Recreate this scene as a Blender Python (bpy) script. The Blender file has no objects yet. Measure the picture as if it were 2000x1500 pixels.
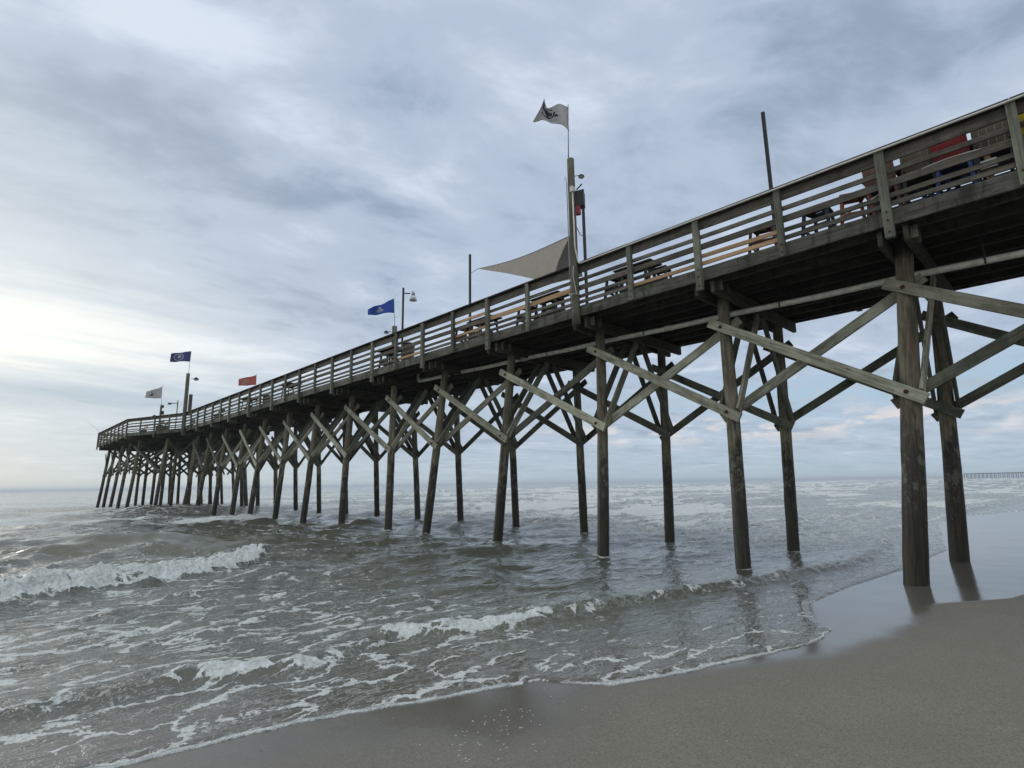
import bpy, math, random
import numpy as np
from mathutils import Vector, Matrix
rnd = random.Random(7)
scn = bpy.context.scene
COL = scn.collection

# ------------------------------------------------------------------ camera
CAM = Vector((-11.438, -1.867, 1.830))
F_PX, PIT, YAW, ROL = 1068.12, 0.1812, 0.7687, -0.0150
fw = Vector((math.sin(YAW)*math.cos(PIT), math.cos(YAW)*math.cos(PIT), math.sin(PIT)))
rt = Vector((math.cos(YAW), -math.sin(YAW), 0)); up = rt.cross(fw)
r2 = rt*math.cos(ROL)+up*math.sin(ROL); u2 = -rt*math.sin(ROL)+up*math.cos(ROL)
cd = bpy.data.cameras.new('camera'); cam = bpy.data.objects.new('camera', cd); COL.objects.link(cam)
cd.sensor_width = 36; cd.lens = F_PX/2000*36; cd.clip_start = 0.1; cd.clip_end = 20000
M = Matrix((r2, u2, -fw)).transposed().to_4x4(); M.translation = CAM
cam.matrix_world = M
scn.camera = cam

# ------------------------------------------------------------------ node helper
class X:
    """tiny expression wrapper over Math nodes"""
    def __init__(s, nt, v): s.nt, s.v = nt, v
    def _m(s, op, *a, clamp=False):
        n = s.nt.nodes.new('ShaderNodeMath'); n.operation = op; n.use_clamp = clamp
        for i, q in enumerate((s,)+a):
            q = q.v if isinstance(q, X) else q
            if isinstance(q, (int, float)): n.inputs[i].default_value = q
            else: s.nt.links.new(q, n.inputs[i])
        return X(s.nt, n.outputs[0])
    def __add__(s, o): return s._m('ADD', o)
    __radd__ = __add__
    def __sub__(s, o): return s._m('SUBTRACT', o)
    def __rsub__(s, o): return (s*-1)+o
    def __mul__(s, o): return s._m('MULTIPLY', o)
    __rmul__ = __mul__
    def __truediv__(s, o): return s._m('DIVIDE', o)
    def pw(s, o): return s._m('POWER', o)
    def exp(s): return s._m('EXPONENT')
    def mx(s, o): return s._m('MAXIMUM', o)
    def mn(s, o): return s._m('MINIMUM', o)
    def ab(s): return s._m('ABSOLUTE')
    def ss(s, a, b, lo=0.0, hi=1.0):
        n = s.nt.nodes.new('ShaderNodeMapRange'); n.interpolation_type = 'SMOOTHSTEP'
        s.nt.links.new(s.v, n.inputs[0])
        for i, q in enumerate((a, b, lo, hi)):
            if isinstance(q, X): s.nt.links.new(q.v, n.inputs[1+i])
            else: n.inputs[1+i].default_value = q
        return X(s.nt, n.outputs[0])

def mixc(nt, f, a, b):
    n = nt.nodes.new('ShaderNodeMix'); n.data_type = 'RGBA'
    for sock, q in ((n.inputs[0], f), (n.inputs[6], a), (n.inputs[7], b)):
        if isinstance(q, X): q = q.v
        if isinstance(q, (int, float)): sock.default_value = q
        elif isinstance(q, tuple): sock.default_value = (*q, 1) if len(q) == 3 else q
        else: nt.links.new(q, sock)
    return n.outputs[2]

def noise(nt, vec, scale, detail=4, rough=.5, dist=0.0, out=0):
    n = nt.nodes.new('ShaderNodeTexNoise'); n.inputs['Scale'].default_value = scale
    n.inputs['Detail'].default_value = detail; n.inputs['Roughness'].default_value = rough
    n.inputs['Distortion'].default_value = dist
    nt.links.new(vec, n.inputs['Vector'])
    return X(nt, n.outputs[0]) if out == 0 else n.outputs[1]

def combine(nt, a, b, c=0.0):
    n = nt.nodes.new('ShaderNodeCombineXYZ')
    for i, q in enumerate((a, b, c)):
        if isinstance(q, X): nt.links.new(q.v, n.inputs[i])
        else: n.inputs[i].default_value = q
    return n.outputs[0]

def sep(nt, v):
    n = nt.nodes.new('ShaderNodeSeparateXYZ'); nt.links.new(v, n.inputs[0])
    return [X(nt, o) for o in n.outputs]

# ------------------------------------------------------------------ world: overcast sky
SUN_EL, SUN_AZ = math.radians(14), math.radians(-14)      # azimuth from +Y towards +X
w = bpy.data.worlds.new('World'); scn.world = w; w.use_nodes = True
nt = w.node_tree; nt.nodes.clear()
out = nt.nodes.new('ShaderNodeOutputWorld'); bg = nt.nodes.new('ShaderNodeBackground')
nt.links.new(bg.outputs[0], out.inputs[0])
sky = nt.nodes.new('ShaderNodeTexSky'); sky.sky_type = 'NISHITA'; sky.sun_disc = False
sky.sun_elevation = SUN_EL; sky.sun_rotation = SUN_AZ
tc = nt.nodes.new('ShaderNodeTexCoord')
dx, dy, dz = sep(nt, tc.outputs['Generated'])
el = dz.mx(0.0)
px = dx/(el+.08); py = dy/(el+.08)
# cloud sheet coordinates: bands run roughly along x, tilted
bx = px*.97+py*-.22; by = py*.97+px*.24
warp = noise(nt, combine(nt, bx*.5, by*.5, 3.1), 1.6, 3, .5)-.5
c1 = noise(nt, combine(nt, bx*.90+warp*.9, by*1.20+warp*1.0, 0.7), 1.30, 8, .57, .15)
c2 = noise(nt, combine(nt, bx*.95+warp*.8, by*1.35, 5.2), 3.1, 9, .62, .1)
def blob(cx, cy, sx, sy, a, rot=0.0):
    c, s = math.cos(rot), math.sin(rot)
    ux = ((px-cx)*c+(py-cy)*s)/sx; uy = ((py-cy)*c-(px-cx)*s)/sy
    return ((ux*ux+uy*uy)*-1).exp()*a
dens = (c1-.5)*1.35+(c2-.5)*.95+.50
warp2 = noise(nt, combine(nt, px, py, 9.0), 2.2, 4, .55)-.5
px = px+warp2*.40; py = py+warp2*.50
for b in ((.36, 1.22, .34, .10, .25, .62), (.80, 1.24, .30, .12, .25, -.25), (.17, 1.10, .22, .09, .12, .5),
          (.20, 1.52, .45, .18, -.32, -.1), (.90, 1.32, .42, .10, -.22, -.62), (.58, .95, .22, .15, -.20, .2),
          (.72, 1.62, .22, .12, .14, -.2), (1.05, .85, .3, .14, .10, -.3), (0, 2.2, 1.6, .4, -.10, .1),
          (.1, 3.4, 1.6, .55, .26, .12), (2.2, .7, .9, .5, .03, 0)):
    dens = dens+blob(*b)
dens = dens.mx(0.0).mn(1.0)
cloud = mixc(nt, dens.ss(.12, .52), (.300, .378, .500), (.462, .548, .680))
cloud = mixc(nt, dens.ss(.50, .92), cloud, (.690, .765, .885))
# glow of the hidden low sun over the sea on the left
gl = (dx*-.10+dy*.975+dz*.20).mx(0.0).pw(16.0)
stripe = noise(nt, combine(nt, px*.28, el*26.0+px*.5, 1.0), 1.5, 5, .55, .5)
band = ((el-.205)/.085); band = (band*band*-1).exp()
hole = ((el-.135)/.030); hole = (hole*hole*-1).exp()
glow = gl*band*stripe.ss(.28, .62, .35, 1.15)
col = mixc(nt, glow.mn(1.0), cloud, (1.12, 1.12, 1.03))
col = mixc(nt, (gl*.50*(1.0-hole)).mn(1.0), col, (.90, .94, .90))
col = mixc(nt, (hole*stripe.ss(.25, .7, .75, .35)), col, (.46, .56, .64))
# air near the horizon: warm grey to the left, blue grey to the right
side = dx.ss(.05, .85)
hz = mixc(nt, side, (.640, .715, .690), (.445, .565, .640))
hf = (el*-1/.060).exp()
col = mixc(nt, hf*.85, col, hz)
# band of small lit cumulus low on the right
cu = noise(nt, combine(nt, dx*9.0-dy*9.0, el*34.0, 2.0), 1.0, 6, .6, .3)
cb = ((el-.088)/.022); cb = (cb*cb*-1).exp()
cuf = cu.ss(.47, .60)*cb*dx.ss(.60, .90)
blu = ((el-.135)/.04); blu = (blu*blu*-1).exp()*dx.ss(.75, .95)*c2.ss(.35, .6)
col = mixc(nt, blu*.55, col, (.36, .56, .74))
col = mixc(nt, cuf*.85, col, (.80, .745, .735))
# keep a trace of the clear sky behind the sheet
nm = nt.nodes.new('ShaderNodeMix'); nm.data_type = 'RGBA'; nm.blend_type = 'ADD'
nm.inputs[0].default_value = 0.004
nt.links.new(col, nm.inputs[6]); nt.links.new(sky.outputs[0], nm.inputs[7])
# an overcast sky is brightest overhead; unseen landward sky brightened as added fill on camera-facing faces
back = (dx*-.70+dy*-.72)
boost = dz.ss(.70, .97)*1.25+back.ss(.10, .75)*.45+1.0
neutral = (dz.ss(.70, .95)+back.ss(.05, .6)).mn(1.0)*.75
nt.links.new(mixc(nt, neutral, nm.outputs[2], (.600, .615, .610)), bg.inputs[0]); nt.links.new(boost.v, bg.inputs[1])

# sun behind thin cloud
sd = bpy.data.lights.new('sun', 'SUN'); sun = bpy.data.objects.new('sun', sd); COL.objects.link(sun)
sd.energy = 0.9; sd.angle = math.radians(24); sd.color = (1, .93, .82)
sdir = Vector((math.sin(SUN_AZ)*math.cos(SUN_EL), math.cos(SUN_AZ)*math.cos(SUN_EL), math.sin(SUN_EL)))
sun.rotation_euler = sdir.to_track_quat('Z', 'Y').to_euler()

scn.view_settings.view_transform = 'Standard'; scn.view_settings.look = 'None'
scn.view_settings.exposure = 0.0; scn.view_settings.gamma = 1.0
scn.render.engine = 'CYCLES'
scn.cycles.max_bounces = 6; scn.cycles.diffuse_bounces = 3; scn.cycles.glossy_bounces = 3
scn.cycles.caustics_reflective = False; scn.cycles.caustics_refractive = False
scn.cycles.use_denoising = True

# ------------------------------------------------------------------ materials
def mat(name):
    m = bpy.data.materials.new(name); m.use_nodes = True
    return m, m.node_tree, m.node_tree.nodes['Principled BSDF']

def attr(nt, name, vec=False):
    n = nt.nodes.new('ShaderNodeAttribute'); n.attribute_name = name
    return n.outputs['Vector'] if vec else X(nt, n.outputs['Fac'])

def bump(nt, h, strength, dist):
    n = nt.nodes.new('ShaderNodeBump'); n.inputs['Strength'].default_value = strength
    n.inputs['Distance'].default_value = dist
    nt.links.new(h.v, n.inputs['Height']); return n

def wood(name, ca, cb, dark=.35, rough=.85, stain=0.0, tide=False, knots=True):
    """weathered board: grain runs along the first axis of the 'grain' attribute"""
    m, nt, p = mat(name)
    g = attr(nt, 'grain', True); gx, gy, gz = sep(nt, g)
    board = noise(nt, combine(nt, gx*.02, gy*.0, gz.v and gz*0.0), 1.0, 0)
    n1 = noise(nt, combine(nt, gx*1.2, gy*26.0, gz*26.0), 1.0, 5, .62, .4)
    n2 = noise(nt, combine(nt, gx*5.0, gy*120.0, gz*120.0), 1.0, 3, .6)
    n3 = noise(nt, combine(nt, gx*1.1, gy*3.0, gz*3.0), 1.0, 6, .68)
    t = (n1*.6+n3*.55-.08)
    col = mixc(nt, t.ss(.37, .62), ca, cb)
    oi = nt.nodes.new('ShaderNodeObjectInfo'); rv = X(nt, oi.outputs['Random'])
    ba = attr(nt, 'board')
    tone = (ba*.5+rv*.3+.60)
    sc = nt.nodes.new('ShaderNodeVectorMath'); sc.operation = 'SCALE'
    nt.links.new(col, sc.inputs[0]); nt.links.new(tone.v, sc.inputs['Scale']); col = sc.outputs[0]
    crack = n2.ss(.60, .72)*n1.ss(.40, .60)
    col = mixc(nt, crack*.75, col, tuple(c*dark for c in ca))
    if knots:
        vo = nt.nodes.new('ShaderNodeTexVoronoi'); vo.inputs['Scale'].default_value = 1.0
        nt.links.new(combine(nt, gx*1.6, gy*7.0, gz*7.0), vo.inputs['Vector'])
        kn = X(nt, vo.outputs['Distance']).ss(.16, .07)
        col = mixc(nt, kn*.7, col, (.06, .035, .022))
    if stain:
        geo = nt.nodes.new('ShaderNodeNewGeometry'); wx, wy, wz = sep(nt, geo.outputs['Position'])
        st = noise(nt, combine(nt, wx*3, wy*3.4, wz*.9), 1.6, 5, .65, .3)
        col = mixc(nt, st.ss(.47, .66)*stain, col, (.022, .022, .017))
        st2 = noise(nt, combine(nt, wx, wy*.8, wz*1.2+7.0), 1.9, 3, .6)
        col = mixc(nt, st2.ss(.55, .72)*stain*.45, col, (.085, .095, .045))
    h = n1*.7+n2*.4
    if tide:
        geo = nt.nodes.new('ShaderNodeNewGeometry'); wx, wy, wz = sep(nt, geo.outputs['Position'])
        nz = noise(nt, combine(nt, wx*5, wy*5, wz*1.3), 1.0, 5, .62)
        alg = (wz+(nz-.5)*3.4).ss(2.9, 2.35)
        rust = noise(nt, combine(nt, wx*7, wy*7, wz*.5), 1.0, 3, .5).ss(.56, .70)*wz.ss(2.4, 3.6)
        col = mixc(nt, rust*.42, col, (.17, .085, .045))
        col = mixc(nt, alg*.94, col, mixc(nt, n1.ss(.4, .6), (.008, .008, .005), (.034, .031, .021)))
        # barnacle crust between the tide marks
        vb = nt.nodes.new('ShaderNodeTexVoronoi'); vb.inputs['Scale'].default_value = 34
        nt.links.new(geo.outputs['Position'], vb.inputs['Vector'])
        bn = X(nt, vb.outputs['Distance']).ss(.42, .12)
        patch = noise(nt, combine(nt, wx*4, wy*4, wz*2.0), 1.0, 4, .6).ss(.50, .64)
        zone = wz.ss(.4, 1.1)*wz.ss(2.7, 2.0)
        m2 = noise(nt, combine(nt, wx*8, wy*8, wz*4.5), 1.0, 5, .68).ss(.50, .60)*wz.ss(1.1, 1.7)*wz.ss(2.9, 2.3)
        col = mixc(nt, m2*.55, col, (.165, .160, .130))
        m3 = noise(nt, combine(nt, wx*10, wy*10, wz*1.1), 1.3, 5, .65).ss(.52, .66)*wz.ss(2.3, 3.0)
        col = mixc(nt, m3*.6, col, (.055, .045, .030))
        col = mixc(nt, bn*patch*zone*.75, col, (.26, .25, .20))
        gr = noise(nt, combine(nt, wx*6, wy*6, wz*2), 1.3, 3, .5).ss(.5, .68)*wz.ss(1.6, .7)*wz.ss(.0, .4)
        col = mixc(nt, gr*.45, col, (.035, .045, .015))
        h = h+bn*patch*zone*1.3
        rr = alg.ss(0.0, 1.0, rough, .48); nt.links.new(rr.v, p.inputs['Roughness'])
    else:
        p.inputs['Roughness'].default_value = rough
    nt.links.new(col, p.inputs['Base Color'])
    nt.links.new(bump(nt, h, .8, .012).outputs[0], p.inputs['Normal'])
    p.inputs['Specular IOR Level'].default_value = .25
    return m

def plain(name, c, rough=.6, metal=0.0, var=.25, bmp=.0, spec=.4):
    m, nt, p = mat(name)
    geo = nt.nodes.new('ShaderNodeTexCoord')
    n = noise(nt, geo.outputs['Object'], 6.0, 5, .6)
    nt.links.new(mixc(nt, n.ss(.3, .7), tuple(k*(1-var) for k in c), c), p.inputs['Base Color'])
    p.inputs['Roughness'].default_value = rough; p.inputs['Metallic'].default_value = metal
    p.inputs['Specular IOR Level'].default_value = spec
    if bmp: nt.links.new(bump(nt, n, bmp, .01).outputs[0], p.inputs['Normal'])
    return m

MT = dict(
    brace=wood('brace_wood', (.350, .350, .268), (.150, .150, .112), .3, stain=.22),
    brace_dark=wood('brace_wood_dark', (.155, .158, .120), (.070, .072, .054), .3, stain=.35),  # darker copy of the brace tone, for far, head and some inner planks
    pile=wood('pile_wood', (.225, .210, .150), (.088, .082, .058), .3, tide=True, knots=False),
    rail=wood('rail_wood', (.150, .134, .110), (.075, .068, .056), .3, stain=.30),
    post=wood('post_wood', (.175, .182, .140), (.085, .090, .068), .3, stain=.25),
    fascia=wood('fascia_wood', (.145, .140, .116), (.066, .064, .052), .3, stain=.75),
    fresh=wood('new_wood', (.50, .33, .19), (.36, .225, .125), .5),
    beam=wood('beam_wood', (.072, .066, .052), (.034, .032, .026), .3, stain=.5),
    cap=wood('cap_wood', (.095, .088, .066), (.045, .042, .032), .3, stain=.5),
    pvc=plain('pvc_pipe_grey', (.80, .77, .68), .45, var=.3),
    white=plain('white_conduit', (.66, .64, .58), .5, var=.2),
    steel=plain('dark_steel', (.025, .023, .022), .5, .3),
    black=plain('black_plastic', (.014, .014, .016), .5),
    lampgrey=plain('lamp_grey', (.24, .25, .26), .4, .5),
    glass=plain('lamp_glass', (.55, .58, .58), .25),
    rust=plain('rusty_bolt', (.10, .035, .018), .8, .2, .5),
    red=plain('red_paint', (.26, .02, .025), .5), yellow=plain('yellow_paint', (.60, .45, .03), .5),
    salmon=plain('salmon_paint', (.20, .11, .08), .6), blue=plain('blue_paint', (.03, .055, .20), .5), orange=plain('orange_paint', (.38, .095, .035), .55),
    navy=plain('dark_blue_paint', (.018, .022, .045), .55), whitep=plain('white_paint', (.75, .74, .70), .5, var=.12),
    brown=plain('brown_paint', (.12, .05, .035), .6), tan=plain('tan_cloth', (.17, .135, .095), .8),
    sail=plain('sail_cloth', (.33, .305, .265), .85, var=.12), dblue=plain('denim', (.04, .06, .13), .8),
    skin=plain('skin', (.42, .25, .18), .6, var=.1), hair=plain('hair', (.03, .02, .015), .7),
    farpier=plain('far_pier_timber', (.12, .125, .12), .9),
    fleck=plain('foam_fleck', (.46, .47, .45), .5), shell=plain('shell', (.42, .40, .35), .5, var=.3), dshell=plain('dark_shell', (.04, .038, .034), .6),
)

# ------------------------------------------------------------------ mesh builder
class MB:
    def __init__(s): s.v, s.f, s.g, s.b = [], [], [], []
    def _ring(s, pts, gs, bv):
        i = len(s.v); s.v += pts; s.g += gs; s.b += [bv]*len(pts); return list(range(i, i+len(pts)))
    def beam(s, a, b, wd, ht, upv=(0, 0, 1), ch=.006, seg=None, jit=.0025, bv=None):
        """board from a to b; wd across, ht along upv; chamfered edges, slightly uneven"""
        a, b = Vector(a), Vector(b); L = (b-a).length; d = (b-a)/L
        upv = Vector(upv); sd = d.cross(upv).normalized(); u = sd.cross(d).normalized()
        ch = min(ch, wd*.2, ht*.2); seg = seg or max(1, int(L/.8)); bv = rnd.random() if bv is None else bv
        off = (rnd.uniform(0, 40), rnd.uniform(0, 9), rnd.uniform(0, 9))
        prof = []
        W, H = wd/2, ht/2
        for x, y in ((W, -H+ch), (W, H-ch), (W-ch, H), (-W+ch, H), (-W, H-ch), (-W, -H+ch), (-W+ch, -H), (W-ch, -H)):
            prof.append((x, y))
        rings = []
        for k in range(seg+1):
            t = k/seg; jx, jy = (rnd.uniform(-jit, jit), rnd.uniform(-jit, jit)) if 0 < k < seg or jit else (0, 0)
            c = a.lerp(b, t)
            rings.append(s._ring([tuple(c+sd*(x+jx)+u*(y+jy)) for x, y in prof],
                                 [(t*L+off[0], x+off[1], y+off[2]) for x, y in prof], bv))
        for r0, r1 in zip(rings, rings[1:]):
            for i in range(8): s.f.append((r0[i], r0[(i+1) % 8], r1[(i+1) % 8], r1[i]))
        s.f.append(tuple(rings[0][::-1])); s.f.append(tuple(rings[-1]))
        return s
    def box(s, c, sz, bv=None, ch=.006):
        c = Vector(c); h = Vector((sz[0]/2, 0, 0)); return s.beam(c-h, c+h, sz[1], sz[2], ch=ch, seg=1, jit=0, bv=bv)
    def tube(s, pts, r, n=10, caps=True, bv=None):
        pts = [Vector(p) for p in pts]; rs = r if isinstance(r, (list, tuple)) else [r]*len(pts)
        bv = rnd.random() if bv is None else bv; off = rnd.uniform(0, 40); rings = []; acc = 0
        ref = None
        for i, p in enumerate(pts):
            d = (pts[min(i+1, len(pts)-1)]-pts[max(i-1, 0)]).normalized()
            if ref is None: ref = Vector((1, 0, 0)) if abs(d.x) < .9 else Vector((0, 1, 0))
            e1 = (ref-d*ref.dot(d)).normalized(); e2 = d.cross(e1); ref = e1
            if i: acc += (p-pts[i-1]).length
            rings.append(s._ring([tuple(p+(e1*math.cos(q)+e2*math.sin(q))*rs[i]) for q in [2*math.pi*k/n for k in range(n)]],
                [(acc+off, math.cos(2*math.pi*k/n)*max(rs[i], .05), math.sin(2*math.pi*k/n)*max(rs[i], .05)) for k in range(n)], bv))
        for r0, r1 in zip(rings, rings[1:]):
            for i in range(n): s.f.append((r0[i], r0[(i+1) % n], r1[(i+1) % n], r1[i]))
        if caps: s.f.append(tuple(rings[0][::-1])); s.f.append(tuple(rings[-1]))
        return s
    def poly(s, pts, depth):
        """prism: outline pts (list of 3D) extruded by vector depth"""
        dv = Vector(depth); n = len(pts)
        a = s._ring([tuple(Vector(p)) for p in pts], [tuple(p) for p in pts], .5)
        b = s._ring([tuple(Vector(p)+dv) for p in pts], [tuple(p) for p in pts], .5)
        s.f.append(tuple(a[::-1])); s.f.append(tuple(b))
        for i in range(n): s.f.append((a[i], a[(i+1) % n], b[(i+1) % n], b[i]))
        return s
    def build(s, name, m, parent=None, smooth=False, org=None):
        me = bpy.data.meshes.new(name)
        if org is None: org = parent.matrix_world.translation if False else Vector((0, 0, 0))
        me.from_pydata([tuple(Vector(v)-Vector(org)) for v in s.v], [], s.f)
        at = me.attributes.new('grain', 'FLOAT_VECTOR', 'POINT')
        at.data.foreach_set('vector', np.array(s.g, dtype=np.float32).ravel())
        ab = me.attributes.new('board', 'FLOAT', 'POINT'); ab.data.foreach_set('value', np.array(s.b, dtype=np.float32))
        if smooth: me.polygons.foreach_set('use_smooth', [True]*len(me.polygons))
        me.materials.append(m); me.update()
        o = bpy.data.objects.new(name, me); COL.objects.link(o)
        o.location = org
        if parent is not None: o.parent = parent; o.location = Vector(org)-getattr_loc(parent)
        return o

def getattr_loc(o):
    v = Vector(o.location)
    while o.parent: o = o.parent; v += o.location
    return v

def wpart(mb, name, m, parent, smooth=False):
    """mesh given in world coordinates, stored relative to its parent"""
    return mb.build(name, MT[m] if isinstance(m, str) else m, parent, smooth, org=getattr_loc(parent))

def tag(o, label=None, cat=None, group=None, kind=None):
    if label: o['label'] = label
    if cat: o['category'] = cat
    if group: o['group'] = group
    if kind: o['kind'] = kind
    return o
def thing(name, loc, label, cat, group=None):
    o = bpy.data.objects.new(name, None); COL.objects.link(o); o.location = loc; o.empty_display_size = .2
    return tag(o, label, cat, group)

# ------------------------------------------------------------------ numeric noise
_rs = np.random.RandomState(11); _T = _rs.rand(256, 256).astype(np.float32)
def vnoise(x, y):
    xi = np.floor(x).astype(np.int64); yi = np.floor(y).astype(np.int64)
    fx = x-xi; fy = y-yi; fx = fx*fx*(3-2*fx); fy = fy*fy*(3-2*fy)
    a = _T[xi & 255, yi & 255]; b = _T[(xi+1) & 255, yi & 255]; c = _T[xi & 255, (yi+1) & 255]; d = _T[(xi+1) & 255, (yi+1) & 255]
    return (a*(1-fx)+b*fx)*(1-fy)+(c*(1-fx)+d*fx)*fy
def fbm(x, y, o=4, g=.5):
    s = 0; a = 1; t = 0
    for i in range(o):
        s = s+a*vnoise(x*2**i+17.3*i, y*2**i+9.1*i); t += a; a *= g
    return s/t
def sst(a, b, x):
    t = np.clip((x-a)/(b-a), 0, 1); return t*t*(3-2*t)

# ------------------------------------------------------------------ shore
SH = np.array([(-400, 9), (-60, 4.6), (-20, 3.2), (-11.12, 2.98), (-10.74, 3.11), (-10.01, 2.95), (-9.29, 2.8), (-8.28, 2.37), (-7.63, 2.13),
    (-7.36, 2.05), (-7.24, 1.78), (-7.03, 1.42), (-6.2, 1.09), (-5.25, .73), (-4.4, .54), (-3.7, .58), (-3.2, .95), (-2.2, 1.30), (-.2, 1.25),
    (2.0, 1.0), (6.45, .88), (11.33, 1.7), (17.7, 2.8), (24.5, 2.4), (29, .8), (60, -1.5), (200, -4), (3000, -10), (9000, -10)])
def Ys(x):
    b = np.interp(x, SH[:, 0], SH[:, 1])
    return b+.07*(fbm(x*2.1+4, x*0+.5, 4)-.5)+.03*(vnoise(x*9, x*0+3)-.5)
def zsand(x, y):
    z = -.03*(y-1.5)
    z = np.where(z > .9, .9+(z-.9)*.5, z); z = np.clip(z, -1.6, 2.4)
    near = sst(60, 5, np.hypot(x+11, y+2))
    return z+.012*(fbm(x*.6, y*.6, 3)-.5)*2*near*sst(2.5, 0, y)
WL = np.array([(-400, 3), (-11, 1.9), (-9.65, 1.75), (-8.9, 1.45), (-8.5, .95), (-8.06, 1.10), (-7.63, 1.34), (-7.14, 1.32), (-6.62, 1.12),
    (-6.12, .87), (-5.12, .27), (-4.21, .04), (-2.84, -.18), (-1.32, -.10), (-.26, -.85), (3, -1.5), (12, -2.4), (60, -6), (3000, -20)])
def Yw(x): return np.interp(x, WL[:, 0], WL[:, 1])+.05*(fbm(x*1.3, x*0+8, 3)-.5)

def crest(x, y, pts, A, wf, wb, seedx=0):
    pts = np.array(pts); yc = np.interp(x, pts[:, 0], pts[:, 1])+.25*wf*(fbm(x*.9/wf+seedx, x*0+1, 3)-.5)*2
    Ax = np.interp(x, [a[0] for a in A], [a[1] for a in A])
    s = y-yc
    h = Ax*np.where(s < 0, np.exp(-(s/wf)**2), np.exp(-(s/wb)**2))
    return h, s, Ax

W1 = [(-30, 5.2), (-11, 4.75), (-9.7, 4.55), (-8.7, 4.0), (-7.7, 4.35), (-6.4, 3.75), (-3.5, 3.1), (-1.5, 2.6), (2.5, 1.9), (6, 2.2), (12, 3.4), (30, 3.2), (200, 0)]
W2 = [(-60, 12), (-16, 11.0), (-10.95, 10.9), (-9.99, 11.3), (-8.85, 11.4), (-7.94, 11.6), (-6.59, 12.5), (-5.6, 13.6), (0, 15.6), (30, 18)]
W3 = [(-60, 22), (-14, 19), (-10, 18.4), (-8.5, 18.6), (-6.9, 18), (-3, 17.5), (3, 18), (30, 24)]
W4 = [(-100, 52), (-10.2, 47), (-6, 46), (-3, 45), (0, 44), (6, 42), (30, 44), (200, 60)]
W5 = [(-8, 8.6), (-2.3, 9.7), (-.9, 9.4), (.6, 8.8), (6, 8.2)]

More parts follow.
